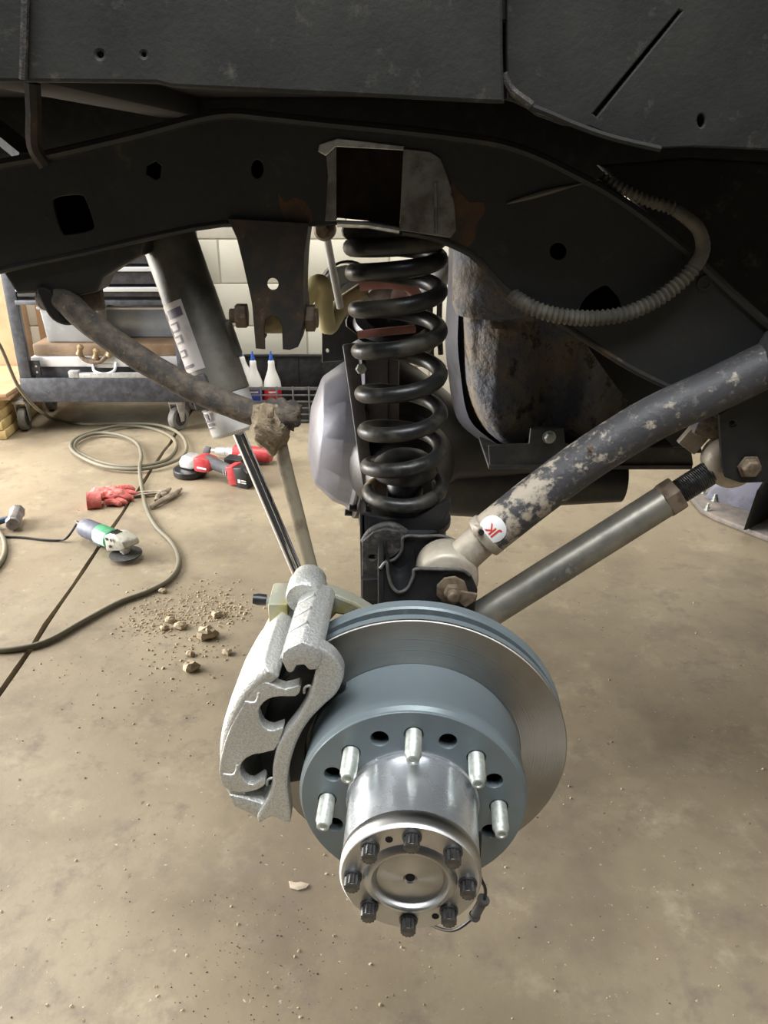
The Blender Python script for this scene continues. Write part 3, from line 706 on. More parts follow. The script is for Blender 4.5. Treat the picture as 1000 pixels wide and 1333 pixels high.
# ------------------------------------------------------------------ shock absorber
sh = thing('shock_absorber', 'long dirty shock absorber with white sticker and chrome rod', 'shock absorber', PX(394, 760, 0.90))
T0, T1 = PX(216, 300, 1.075), PX(309, 563, 1.02)
sd = (T1 - T0).normalized(); sl = (T1 - T0).length
b = MB(); b.lathe([(0.030, -0.06), (0.035, -0.05), (0.035, sl*0.30), (0.0355, sl*0.305), (0.0355, sl*0.8), (0.034, sl*0.805)], T0, sd, 36); b.build('body', m_shockd, sh)
b = MB(); b.lathe([(0.034, sl*0.80), (0.0335, sl*0.985), (0.030, sl), (0.012, sl+0.001), (0.010, sl-0.01)], T0, sd, 36); b.build('lower_body', m_shockw, sh)
b = MB(); b.tube([T1 - sd*0.02, PX(397, 768, 0.95)], 0.0085, 24); b.build('rod', m_chrome, sh)
b = MB(); b.lathe([(0.016, -0.018), (0.018, -0.015), (0.018, 0.015), (0.016, 0.018)], PX(400, 775, 0.95), (0, 1, 0), 22); b.build('lower_eye', m_blk, sh)
sref = V((-1, -0.55, -0.1))
def rect(a0, a1, t0, t1, n=10, m=4):
    return [[(a0 + (a1-a0)*j/n, t0 + (t1-t0)*i/m) for j in range(n+1)] for i in range(m+1)]
b = MB(); b.cylpatch(T0, sd, sref, 0.0355, rect(-1.0, 0.75, sl*0.33, sl*0.66, 20, 6)); stk = b.build('sticker', m_decal, sh, smooth=60, label='worn white sticker with dark lettering')
b = MB()
for (a0, a1, t0, t1) in [(-0.9, -0.2, .36, .40), (0.0, 0.62, .365, .40), (0.0, 0.62, .435, .475), (-0.5, -0.1, .42, .427), (-0.55, -0.48, .42, .46), (-0.5, -0.1, .455, .463), (-0.5, -0.42, .48, .52), (-0.5, 0.0, .48, .488), (-0.5, -0.1, .51, .518), (0.1, 0.18, .49, .53), (0.28, 0.36, .49, .53), (0.12, 0.6, .55, .575), (-0.45, -0.05, .55, .557), (-0.45, -0.05, .578, .585), (-0.45, -0.38, .55, .585), (-0.6, 0.2, .625, .638), (0.45, 0.6, .51, .60)]:
    b.cylpatch(T0, sd, sref, 0.0355, rect(a0, a1, sl*t0, sl*t1), 0.0012)
b.build('print', m_ink, stk, smooth=60)
b = MB()
for (a0, a1, t0, t1) in [(-0.5, 0.15, .825, .856), (-0.55, -0.45, .868, .905), (-0.3, -0.12, .868, .905), (-0.02, 0.08, .862, .885), (-0.5, 0.2, .898, .908), (-0.5, -0.1, .916, .93), (-0.4, 0.1, .937, .943)]:
    b.cylpatch(T0, sd, sref, 0.0337, rect(a0, a1, sl*t0, sl*t1), 0.0010)
b.build('print', m_ink, sh, smooth=60)
kp = T0 + sd*sl*0.68
b = MB(); b.bar(kp + V((-0.018, -0.028, -0.0)), kp + V((-0.018, -0.028, -0.0)) + sd*0.045, 0.028, 0.03, up=(0, 1, 0)); b.build('clamp_block', m_gblk, sh, bevel=0.005)
kp = T0 + sd*sl*0.50
b = MB(); b.bar(kp + V((0.024, -0.0, 0.016)), kp + V((0.024, 0, 0.016)) + sd*0.05, 0.03, 0.012, up=(0, 1, 0)); b.build('clamp_block', m_shockd, sh, bevel=0.005)

# ------------------------------------------------------------------ sway bar and its link
sw = thing('sway_bar', 'dirty bent sway bar passing in front of the shock absorber', 'sway bar', PX(360, 560, 0.93))
b = MB(); swp = cr([PX(60, 388, 1.02), PX(84, 392, 1.0), PX(110, 415, 0.985), PX(150, 445, 0.975), PX(200, 478, 0.965), PX(250, 506, 0.955), PX(300, 527, 0.945), PX(338, 541, 0.94), PX(360, 548, 0.935)], 7)
b.tube(swp, [0.0155 + 0.0002*math.sin(i*1.3) for i in range(len(swp))], 22); b.build('bar', m_sway, sw, smooth=70)
def lump(c, r, sq, seed, amp=0.16, seg=26, rings=16):
    bb = MB(); rnd = random.Random(seed); ph = [rnd.uniform(0, 6.28) for _ in range(8)]
    bb.ball((0, 0, 0), r, seg, rings, sq)
    vs = []
    for p in bb.v:
        d = p.normalized()
        k = 1 + amp*(math.sin(5*d.x+ph[0])*math.sin(6*d.y+ph[1]) + 0.6*math.sin(11*d.z+ph[2])*math.sin(9*d.x+ph[3]) + 0.35*math.sin(19*d.y+ph[4])*math.sin(17*d.z+ph[5]))
        vs.append(p*k + V(c))
    bb.v = vs
    return bb
lump(PX(352, 556, 0.925), 0.026, (0.9, 0.9, 1.15), 3).build('mud_cake', m_mud, sw, smooth=60)
lump(PX(364, 540, 0.935), 0.023, (1.15, 1, 0.8), 5, 0.2).build('end_eye', m_sway, sw, smooth=60)
b = MB(); b.box(PX(352, 537, 0.90), (0.008, 0.008, 0.012)); b.build('pin_end', m_mud, sw, bevel=0.002)
sk = thing('sway_bar_link', 'thin tan rusty link rod hanging from the sway bar end', 'link rod', PX(412, 775, 0.92))
b = MB(); b.tube(cr([PX(362, 560, 0.935), PX(372, 610, 0.932), PX(385, 660, 0.93), PX(400, 720, 0.925), PX(418, 785, 0.92)], 6), [0.008 + 0.0010*min(1, i/6) for i in range(25)], 16); b.build('rod', m_swlink, sk)
b = MB(); b.lathe([(0.014, -0.012), (0.016, 0), (0.014, 0.012)], PX(419, 788, 0.92), (0, 1, 0), 20); b.build('rod_eye', m_swlink, sk)
# ------------------------------------------------------------------ brake rotor (coordinates along the axle from the cap face)
RR = 0.164
S_HAT, S_F, S_B = 0.092, 0.170, 0.210
def ring(rf, rb, s0, s1, ch=0.0012, seg=96):
    return [(rf, s0), (rb - ch, s0), (rb, s0 + ch), (rb, s1 - ch), (rb - ch, s1), (rf, s1)]
rot = thing('brake_rotor', 'vented brake rotor with grey-coated hat and bare friction face', 'brake rotor', RP(RR, -90, S_F))
def tilt(o): return o
b = MB(); b.lathe([(0.1135, S_F + 0.002), (0.1145, S_F), (RR - 0.001, S_F), (RR, S_F + 0.001)], cap0, ux, 128); b.lathe([(0.1135, S_F + 0.002), (RR, S_F + 0.001), (RR, S_F + 0.0035), (0.1135, S_F + 0.0035)], cap0, ux, 128, closed=True); fr_ = b.build('friction_face', m_disc, rot, weld=False)
b = MB(); b.lathe([(0.105, S_F + 0.003), (RR, S_F + 0.003), (RR, S_F + 0.012), (RR - 0.002, S_F + 0.014), (0.105, S_F + 0.014)], cap0, ux, 128, closed=True); b.build('outboard_plate', m_coat, rot)
b = MB(); b.lathe([(0.09, S_B - 0.014), (RR - 0.002, S_B - 0.014), (RR, S_B - 0.012), (RR, S_B), (0.09, S_B)], cap0, ux, 128, closed=True); b.build('inboard_plate', m_coat, rot)
NV = 40
for k in range(NV):
    a = 360*(k + 0.5)/NV
    b = MB()
    q = [RP(0.108, a - 1.2, S_F + 0.0135), RP(RR - 0.009, a - 0.6, S_F + 0.0135), RP(RR - 0.009, a + 0.6, S_F + 0.0135), RP(0.108, a + 1.2, S_F + 0.0135)]
    b.prism(q, ux*(S_B - S_F - 0.027)); b.build('vane', m_coat, rot, smooth=0)
b = MB(); b.lathe([(0.107, S_F + 0.012), (0.107, S_B - 0.012), (0.100, S_B - 0.012), (0.100, S_F + 0.012)], cap0, ux, 64, closed=True); b.build('vane_core', m_gap_shade, rot)
# hat: drum wall, then a drilled face plate
RH = 0.1145
b = MB(); b.lathe([(0.104, S_HAT + 0.004), (RH - 0.003, S_HAT + 0.0035), (RH, S_HAT + 0.007), (RH, S_HAT + 0.018), (RH - 0.0012, S_HAT + 0.020), (RH - 0.0012, S_F - 0.004), (RH - 0.004, S_F + 0.006), (0.104, S_F + 0.006)], cap0, ux, 128, closed=True); b.build('hat', m_coat, rot)
BC = 0.0855
def face_plate():
    cu_h = []
    def c2(cx, cy, r, n): return [(cx + r*math.cos(2*math.pi*k/n), cy + r*math.sin(2*math.pi*k/n)) for k in range(n)]
    outer = c2(0, 0, RH - 0.003, 128)
    hs = [c2(0, 0, 0.066, 72)]
    for k in range(8):
        a = R(90 + 45*k); hs.append(c2(BC*math.cos(a), BC*math.sin(a), 0.0092, 20))
        a = R(90 + 22.5 + 45*k); hs.append(c2(BC*math.cos(a), BC*math.sin(a), 0.0088, 20))
    o = plate('hat_face', outer, 0.0, 0.010, m_coat, None, holes=hs, bevel=0.0008, world_pts=True)
    M4 = Matrix((( urt.x, ux.x, 0, 0), (urt.y, ux.y, 0, 0), (0, 0, 1, 0), (0, 0, 0, 1)))
    off = WPOS[o.name]
    o.data.transform(M4 @ Matrix.Translation(off))
    WPOS[o.name] = AX(S_HAT)
    o.parent = rot; o.location = AX(S_HAT) - WPOS[rot.name]
    return o
face_plate()
b = MB(); b.lathe([(0.104, S_HAT + 0.03), (0.066, S_HAT + 0.03), (0.066, S_HAT + 0.034), (0.104, S_HAT + 0.034)], cap0, ux, 48, closed=True); b.build('hat_backing', m_shade, rot)

# ------------------------------------------------------------------ hub
hub = thing('wheel_hub', 'polished aluminium hub with twelve-point cap bolts and eight wheel studs', 'wheel hub', RP(0.0635, -90, 0.02))
b = MB(); b.lathe([(0.0665, S_HAT + 0.02), (0.0665, S_HAT - 0.0015), (0.0650, S_HAT - 0.003), (0.0650, S_HAT - 0.008), (0.0640, S_HAT - 0.0095), (0.0632, 0.024), (0.0630, 0.018)], cap0, ux, 96); b.build('barrel', m_alu, hub)
b = MB(); b.lathe([(0.060, 0.019), (0.0635, 0.0185), (0.0638, 0.0165), (0.0638, 0.003), (0.0615, 0.0), (0.0422, 0.0), (0.0375, -0.0042), (0.0345, -0.0044), (0.0315, -0.0012), (0.0308, 0.0016), (0.0296, 0.0010), (0.0062, 0.0010), (0.0050, 0.0024), (0.0045, 0.0024), (0.0045, 0.016), (0, 0.016)], cap0, ux, 96); b.build('drive_flange', m_steel, hub)
b = MB(); b.lathe([(0.0046, 0.0022), (0.0044, 0.0022), (0.0044, 0.017), (0, 0.017)], cap0, ux, 20); b.build('centre_hole', m_shade, hub)
def star(n, r1, r2):
    return [((r1 if k % 2 else r2), 2*math.pi*k/(2*n)) for k in range(2*n)]
for k in range(8):
    a = 90 - 1.0 + 45*k
    c = RP(0.0512, a, 0.0)
    b = MB()
    b.lathe([(0.0086, 0.0), (0.0086, 0.0016), (0.0078, 0.0024)], c, -ux, 24)
    _, e1, e2 = basis(-ux)
    st_ = [c - ux*0.002 + (e1*math.cos(t) + e2*math.sin(t))*r for r, t in star(12, 0.0072, 0.0062)]
    b.prism(st_, -ux*0.0105)
    bo = b.build('cap_bolt', m_boltd, hub, smooth=20)
    b = MB(); b.lathe([(0.0058, 0), (0.0054, 0.0006), (0, 0.0006)], c - ux*0.0122, -ux, 20); b.build('bolt_end', m_boltd, bo)
for a in (112, -62):
    b = MB(); b.lathe([(0.0034, 0.0), (0.0034, 0.0004), (0.0022, 0.0004)], RP(0.0505, a, 0.0), -ux, 16); b.build('threaded_hole', m_shade, hub)
proto = None
for k in range(8):
    a = 90 + 45*k
    c = RP(BC, a, S_HAT + 0.008)
    b = MB(); L_ = 0.044
    pr = [(0.0080, 0.0), (0.0082, 0.004)]
    t = 0.008
    while t < L_ - 0.007:
        pr += [(0.0081, t), (0.0076, t + 0.0007)]; t += 0.0014
    pr += [(0.0072, L_ - 0.006), (0.0062, L_ - 0.0045), (0.0062, L_ - 0.001), (0.0052, L_), (0.0035, L_), (0.0028, L_ - 0.0012), (0, L_ - 0.0012)]
    b.lathe(pr, c, -ux, 22); b.build('wheel_stud', m_stud, hub, smooth=50)

# ------------------------------------------------------------------ caliper
cal = thing('brake_caliper', 'silver cast twin-piston brake caliper straddling the rotor', 'brake caliper', RP(0.2, 193, 0.18))
S_C = 0.122
YC = (AX(S_C) + urt*-0.17).y
facep = [(341, 889), (355, 892), (371, 898), (389, 893), (391, 899), (385, 907), (365, 907), (348, 911), (338, 922), (337, 933), (343, 947), (355, 952), (369, 947), (366, 959), (357, 977), (329, 983), (316, 992), (312, 1003), (318, 1017), (329, 1022), (342, 1013), (346, 1020), (338, 1027), (320, 1032), (301, 1030), (290, 1023), (285, 1004), (289, 981), (298, 952), (315, 920), (329, 900)]
plate('finger_face', facep, YC, 0.015, m_cast, cal, bevel=0.0016, smooth=2)
def capsule_sector(th0, th1, n=40):
    rows = []
    prof = [(0.184, 0.004), (0.196, 0.0), (0.2015, 0.004), (0.2045, 0.014), (0.2055, 0.04), (0.2055, 0.085), (0.2035, 0.108), (0.198, 0.116), (0.19, 0.120), (0.184, 0.120), (0.184, 0.03)]
    for i in range(n+1):
        t = th0 + (th1-th0)*i/n
        e = 1.0 - 0.03*max(0, (t - 178)/15)**2 - 0.018*max(0, (147 - t)/10)
        rows.append([RP(r*e, t, S_C + s) for r, s in prof])
    return rows
rows = capsule_sector(137.5, 194)
b = MB(); o0 = len(b.v); b.grid(rows, True); m_ = len(rows[0]); nn = len(rows)
b.f.append(tuple(range(m_))); b.f.append(tuple(reversed(range((nn-1)*m_, nn*m_))))
b.build('housing', m_cast, cal, bevel=0.0018, smooth=50)
b = MB(); b.sector(RP, 141, 192, S_B + 0.012, S_B + 0.075, 24, 0.10, 0.198); b.build('piston_housing', m_cast, cal, bevel=0.006)
for (px, py) in [(331, 911), (303, 1005)]:
    b = MB(); q = PX(px, py, YC - 0.001)
    b.tube(cr([PX(px - 12, py + 3, YC - 0.0125), PX(px, py + 4, YC - 0.013), PX(px + 5, py - 1, YC - 0.013), PX(px + 6, py - 9, YC - 0.0125)], 5), 0.0016, 8); b.build('cast_lug', m_cast, cal)
bl = PX(346, 783, 0.775); bd = V((-1.0, -0.05, 0.12)).normalized()
b = MB(); b.lathe([(0.006, 0), (0.006, 0.006), (0.0042, 0.008), (0.0042, 0.018)], bl + V((0.017, 0, 0)), bd, 6); b.build('bleeder', m_stud, cal)
b = MB(); b.lathe([(0.0065, 0), (0.0068, 0.009), (0.0055, 0.015), (0, 0.0155)], bl + V((0.001, 0, 0.002)), bd, 16); b.build('bleeder_cap', m_blk, cal)
p0 = PX(366, 789, 0.775); b = MB(); b.box(p0, (0.022, 0.05, 0.034)); b.build('fluid_boss', m_zinc, cal, bevel=0.003)

pads = thing('brake_pad', 'black brake pad showing through the caliper windows', 'brake pad', RP(0.13, 190, S_F - 0.012))
b = MB(); b.sector(RP, 129, 194, S_F - 0.011, S_F - 0.001, 24, 0.119, 0.160); b.build('friction_block', m_pad, pads, bevel=0.001)
b = MB(); b.sector(RP, 127, 195, S_F - 0.018, S_F - 0.0112, 24, 0.117, 0.166); b.build('backing_plate', m_pad, pads, bevel=0.001)
for (px, py) in [(400, 897), (352, 1017)]:
    b = MB(); b.tube(cr([PX(px - 4, py + 5, 0.648), PX(px - 3, py - 2, 0.646), PX(px + 4, py - 4, 0.646), PX(px + 4, py + 4, 0.648)], 4), 0.0014, 8); b.build('retaining_clip', m_stud, pads)
pads2 = thing('brake_pad', 'inner brake pad pressed on the back of the rotor', 'brake pad', RP(0.13, 190, S_B + 0.006))
b = MB(); b.sector(RP, 129, 194, S_B + 0.001, S_B + 0.012, 24, 0.119, 0.160); b.build('friction_block', m_pad, pads2, bevel=0.001)

cb = thing('caliper_bracket', 'silver cast bracket arching around the rotor hat to carry the caliper', 'bracket', PX(345, 1068, 0.64))
SBK = 0.118
YB = (AX(SBK) + urt*-0.12).y
arch = [(413, 845), (424, 848), (437, 858), (446, 872), (447, 884), (438, 904), (424, 917), (407, 934), (394, 952), (384, 974), (377, 1000), (375, 1025), (379, 1066), (372, 1072), (354, 1064), (338, 1072), (335, 1062), (345, 1046), (354, 1024), (355, 1000), (360, 978), (372, 955), (388, 934), (399, 914), (408, 890), (412, 868)]
plate('arch', arch, YB, 0.020, m_cast, cb, bevel=0.003, smooth=3)
beam = [PX(x, y, YB - 0.002) for x, y in [(366, 860), (368, 850), (374, 845), (393, 836), (414, 844), (420, 852), (414, 872), (402, 873), (396, 866), (386, 867), (381, 876), (374, 876)]]
b = MB(); b.prism(beam, ux*0.118); b.build('top_beam', m_cast, cb, bevel=0.0022)
for t in (0.035, 0.062, 0.088):
    p = PX(378, 842, YB - 0.002) + ux*t; b = MB(); b.bar(p + V((-0.006, 0, -0.006)), p + V((0.012, 0, 0.006)), 0.004, 0.004); b.build('casting_step', m_cast, cb, bevel=0.001)
b = MB(); b.lathe([(0.020, 0.0), (0.0215, 0.004), (0.0215, 0.026), (0.0185, 0.030), (0.0185, 0.040), (0.016, 0.044)], PX(397, 781, 0.742), (ux + V((-0.0, 0, 0.12))).normalized(), 28); b.build('pin_boss', m_cast, cb)
plate('inboard_arm', [(398, 770), (418, 769), (440, 776), (462, 785), (486, 800), (486, 815), (455, 803), (438, 800), (424, 815), (398, 820)], 0.748, 0.022, m_zinc, cb, bevel=0.003)
low_ = [PX(x, y, YB + 0.006) for x, y in [(298, 1035), (320, 1040), (345, 1048), (350, 1062), (338, 1068), (322, 1058), (304, 1050)]]
b = MB(); b.prism(low_, ux*0.11); b.build('bottom_beam', m_cast, cb, bevel=0.002)
b = MB(); b.tube([PX(366, 862, YB - 0.001) + ux*t for t in (0.004, 0.05, 0.1)], 0.0022, 8); b.build('abutment_clip', m_stud, cb)

# wheel speed sensor lead
wire = thing('sensor_wire', 'thin black sensor wire looped beneath the hub with a grey sleeve', 'wire', PX(600, 1206, 0.55))
wp = cr([RP(0.0655, 8, 0.05), PX(624, 1134, 0.55), PX(632, 1158, 0.545), PX(628, 1178, 0.54), PX(612, 1198, 0.54), (PX(590, 1211, 0.545)), PX(566, 1206, 0.57), PX(548, 1190, 0.60), RP(0.05, -80, 0.085)], 8)
b = MB(); b.tube(wp, 0.0016, 8); b.build('lead', m_blk, wire)
b = MB(); b.tube([PX(629, 1172, 0.542), PX(618, 1192, 0.54)], 0.0048, 12); b.tube([PX(630, 1170, 0.542), PX(628.5, 1173, 0.542)], 0.0062, 12); b.tube([PX(618.5, 1191, 0.54), PX(617, 1194, 0.54)], 0.0058, 12); b.build('sleeve', m_gblk, wire)
# ------------------------------------------------------------------ bits of the far side seen through the coil
m_cream = M('cream_tube', (0.55, 0.48, 0.25), (0.42, 0.36, 0.2), 12, rough=0.5, bump=0.1)
m_greyp = M('light_grey_part', (0.5, 0.5, 0.5), (0.36, 0.36, 0.36), 30, rough=0.4, metal=0.3)
m_pink = M('faded_red_hose', (0.5, 0.24, 0.21), (0.42, 0.2, 0.17), 30, rough=0.5)
tb = MB(); tb.tube(cr([PX(380, 405, 1.45), PX(398, 388, 1.45), PX(412, 370, 1.45), PX(422, 375, 1.45), (PX(422, 400, 1.45)), PX(427, 424, 1.46), PX(436, 412, 1.48), PX(445, 398, 1.52), PX(470, 380, 1.6)], 6), 0.0165, 18)
tag(tb.build('track_bar', m_cream, None, smooth=70), 'cream bent steel bar behind the drop bracket', 'track bar')
rd = thing('eye_rod', 'slim steel rod with a bolted eye hanging beside the coil spring', 'link rod', PX(440, 400, 1.3))
b = MB(); b.tube([PX(424, 302, 1.25), PX(432, 345, 1.27), PX(443, 400, 1.3)], 0.006, 12); b.build('rod', m_greyp, rd)
b = MB(); b.lathe([(0.012, -0.012), (0.016, -0.008), (0.016, 0.01)], PX(423, 299, 1.25), (0.1, 1, 0), 18); b.lathe([(0.008, -0.018), (0.008, -0.01)], PX(423, 299, 1.25), (0.1, 1, 0), 6); b.build('eye', m_nut, rd)
bk = plate('bracket_plate', [(419, 425), (442, 395), (446, 395), (450, 425), (470, 440), (452, 450), (446, 470), (419, 472)], 1.62, 0.012, m_blk, None, holes=[circ(426, 457, 2.2, 3, 10)], bevel=0.002)
tag(bk, 'black steel bracket plate with a small hole above the differential cover', 'bracket')
rc = thing('round_cover', 'round black pressed cover with a centre bolt seen through the coil', 'cover', PX(512, 448, 1.78))
pc = PX(510, 426, 1.75)
b = MB(); b.lathe([(0.10, -0.03), (0.105, 0.0), (0.098, 0.012), (0.085, 0.012), (0.08, 0.024), (0.06, 0.03), (0.055, 0.024), (0.03, 0.027), (0, 0.027)], pc, (0.02, -0.35, 0.9), 44); b.build('shell', m_blk, rc)
b = MB(); b.lathe([(0.009, 0.025), (0.009, 0.036)], pc, (0.02, -0.35, 0.9), 6); b.build('centre_bolt', m_stud, rc, bevel=0.001)
for k in range(3):
    p = PX(548 + k*12, 425 - k*3, 1.72)
    b = MB(); b.tube(cr([p + V((0, 0, 0.06)), p, p + V((0.005, 0, -0.07))], 4), 0.006, 8); b.build('cooling_rib', m_gblk, rc)
ph = MB(); ph.tube(cr([PX(468, 371, 1.5), PX(500, 368, 1.5), PX(530, 372, 1.52), PX(545, 388, 1.54), PX(550, 400, 1.56)], 6), 0.011, 14)
tag(ph.build('coolant_hose', m_pink, None), 'faded red hose crossing behind the upper coils', 'hose')
p2 = MB(); p2.tube(cr([PX(466, 436, 1.55), PX(500, 432, 1.55), PX(540, 428, 1.57)], 6), 0.008, 12)
tag(p2.build('coolant_hose', m_pink, None), 'faded red hose lying on top of the differential', 'hose')
fe = thing('hose_fitting', 'grey cast elbow fitting behind the coil spring', 'fitting', PX(500, 395, 1.6))
b = MB(); b.tube(cr([PX(489, 392, 1.6), PX(497, 384, 1.6), PX(512, 384, 1.62)], 5), 0.022, 16); b.build('elbow', m_greyp, fe)
b = MB(); b.lathe([(0.018, 0), (0.018, 0.012), (0.01, 0.012), (0.01, 0.004), (0, 0.004)], PX(521, 385, 1.58), (0.1, -1, 0.3), 18); b.build('port', m_greyp, fe)
pl = thing('pulley', 'pale grey pulley wheel behind the coil spring', 'pulley', PX(448, 400, 2.0))
b = MB(); b.lathe([(0.05, -0.02), (0.062, -0.018), (0.054, 0.0), (0.062, 0.018), (0.05, 0.02), (0.02, 0.02), (0.02, 0.03), (0, 0.03)], PX(450, 380, 2.0), (0.4, -1, 0.2), 32); b.build('wheel', m_greyp, pl)
b = MB(); b.lathe([(0.066, -0.03), (0.072, -0.03), (0.072, 0.0), (0.066, 0.0)], PX(455, 378, 2.02), (0.4, -1, 0.2), 32, closed=True); b.build('belt', m_blk, pl)
ex = MB(); ex.tube(cr([PX(545, 400, 1.75), PX(565, 372, 1.75), PX(585, 348, 1.75), PX(620, 330, 1.78)], 5), 0.022, 18)
tag(ex.build('pipe', m_greyp, None), 'grey metal pipe rising behind the coil spring', 'pipe')

# ------------------------------------------------------------------ hose and small tools on the floor
m_hose = M('dusty_air_hose', (0.15, 0.138, 0.098), (0.20, 0.175, 0.12), 3, 0.4, 0.6, rough=0.6, bump=0.05)
hp = [(72, 546, .009), (110, 552, .009), (160, 551, .009), (205, 553, .02), (233, 564, .02), (243, 582, .02), (232, 598, .02), (190, 610, .02), (140, 608, .02), (106, 595, .02), (92, 582, .02), (100, 570, .02), (128, 560, .02), (160, 554, .02), (195, 557, .01), (222, 568, .009), (229, 582, .009), (215, 599, .009), (180, 607, .009), (140, 604, .009), (112, 594, .009), (97, 584, .01), (103, 572, .02), (126, 564, .022), (155, 566, .022), (177, 576, .02), (184, 592, .022), (182, 608, .034), (184, 630, .012), (190, 660, .009), (203, 685, .009), (224, 707, .009), (233, 731, .009), (222, 753, .009), (195, 769, .009), (155, 784, .009), (110, 808, .009), (65, 833, .009), (30, 843, .009), (-20, 846, .009), (-120, 835, .009), (-300, 800, .009), (-520, 790, .009)]
hw = [PX(-60, 330, 3.65), PX(-25, 410, 3.7), PX(0, 450, 3.75), PX(22, 500, 3.82), PX(42, 526, 3.88), PX(55, 537, 3.93)] + [GR(*p) for p in hp]
b = MB(); b.tube(cr(hw, 8), 0.0085, 10); o = b.build('air_hose', m_hose, None, smooth=70)
tag(o, 'long olive air hose coiled on the concrete floor', 'hose')
b = MB(); b.tube(cr([GR(-40, 660, .009), GR(-8, 684, .009), GR(6, 706, .009), GR(2, 730, .009), GR(-25, 760, .009)], 8), 0.009, 10)
tag(b.build('cord_loop', m_hose, None, smooth=70), 'short grey cable loop lying near the hammer', 'cable')

def ground_frame(pa, pb, h=0.0):
    a, c = GR(*pa, 0), GR(*pb, 0); d = (c - a).normalized()
    m = Matrix.Identity(4)
    m.col[0][:3] = d; m.col[1][:3] = V((-d.y, d.x, 0)); m.col[2][:3] = V((0, 0, 1)); m.col[3][:3] = a + V((0, 0, h))
    return m, (c - a).length
m_gslate = M('slate_grip', (0.10, 0.11, 0.15), (0.14, 0.15, 0.19), 40, rough=0.5)
m_green = M('tool_green', (0.05, 0.30, 0.14), (0.07, 0.36, 0.18), 30, rough=0.45)
m_mint = M('label_mint', (0.45, 0.62, 0.52), (0.55, 0.68, 0.6), 40, rough=0.45)
m_gear = M('cast_gearcase', (0.58, 0.57, 0.5), (0.45, 0.44, 0.38), 60, rough=0.45, metal=0.35, bump=0.3)
m_red = M('tool_red', (0.42, 0.035, 0.04), (0.48, 0.06, 0.065), 40, rough=0.4)
m_grip = M('tool_grey', (0.075, 0.075, 0.085), (0.10, 0.10, 0.11), 40, rough=0.6, bump=0.3)
m_silver = M('tool_silver', (0.6, 0.6, 0.6), (0.48, 0.48, 0.48), 50, rough=0.35, metal=0.6)
def fb_(): 
    q = MB(); q.mx = G; return q
# corded grinder
G, Lg = ground_frame((112, 702), (196, 742))
gg = thing('angle_grinder', 'corded angle grinder with green and grey body lying on the floor', 'angle grinder', G.to_translation())
b = fb_(); b.lathe([(0.026, -0.005), (0.034, 0.004), (0.036, 0.02), (0.036, 0.10), (0.034, 0.105)], (0, 0, 0.050), (1, 0, 0.03), 24); b.build('motor_housing', m_gslate, gg)
b = fb_(); b.lathe([(0.034, 0.104), (0.037, 0.106), (0.037, 0.182), (0.034, 0.186)], (0, 0, 0.050), (1, 0, 0.03), 24); b.build('field_case', m_green, gg)
b = fb_(); b.cylpatch((0, 0, 0.050), (1, 0, 0.03), (0, -1, 0.15), 0.0372, [[(a, 0.108 + 0.07*i/4) for a in [-0.75 + 1.4*j/8 for j in range(9)]] for i in range(5)]); b.build('label_plate', m_mint, gg, smooth=60)
b = fb_(); b.prism([(0.186, -0.036, 0.022), (0.186, -0.036, 0.085), (0.225, -0.030, 0.094), (0.275, -0.022, 0.078), (0.282, -0.02, 0.055), (0.255, -0.024, 0.04), (0.20, -0.034, 0.026)], (0, 0.066, 0)); b.build('gear_case', m_gear, gg, bevel=0.006)
for (x, z) in ((0.20, 0.075), (0.215, 0.05), (0.228, 0.078)):
    b = fb_(); b.lathe([(0.006, 0), (0.006, 0.002)], (x, -0.0345, z), (0, -1, 0), 12); b.build('gear_screw', m_blk, gg)
for x in (0.2, 0.212, 0.224):
    b = fb_(); b.box((x, 0.0, 0.092), (0.006, 0.03, 0.006)); b.build('vent_slot', m_blk, gg)
b = fb_(); b.lathe([(0.018, 0), (0.018, 0.016), (0.012, 0.016), (0.012, 0.024)], (0.25, 0, 0.045), (0.0, 0, -1), 18); b.build('spindle', m_silver, gg)
b = fb_(); b.lathe([(0.057, 0), (0.058, 0.002), (0.057, 0.004), (0.02, 0.006), (0, 0.006)], (0.25, 0, 0.02), (0, 0.05, -1), 36); b.build('grinding_disc', M('disc_black', (0.035, 0.035, 0.035), (0.06, 0.055, 0.05), 90, rough=0.7), gg)
b = fb_(); b.prism([(0.02, -0.012, 0.018), (0.07, -0.012, 0.006), (0.105, -0.012, 0.004), (0.11, -0.012, 0.012), (0.06, -0.012, 0.022)], (0, 0.024, 0)); b.build('paddle_switch', m_gslate, gg, bevel=0.003)
b = fb_(); b.lathe([(0.009, 0), (0.007, 0.05)], (-0.004, 0, 0.05), (-1, 0.1, 0.05), 12); b.build('strain_relief', m_blk, gg)
b = MB(); b.tube(cr([G @ V((-0.05, 0.005, 0.052)), GR(88, 699, .02), GR(78, 703, .006), GR(60, 703, .005), GR(20, 699, .005), GR(-60, 698, .005), GR(-160, 700, .005), GR(-300, 690, .005), GR(-480, 640, .005)], 8), 0.0045, 8); b.build('power_cord', m_blk, gg)

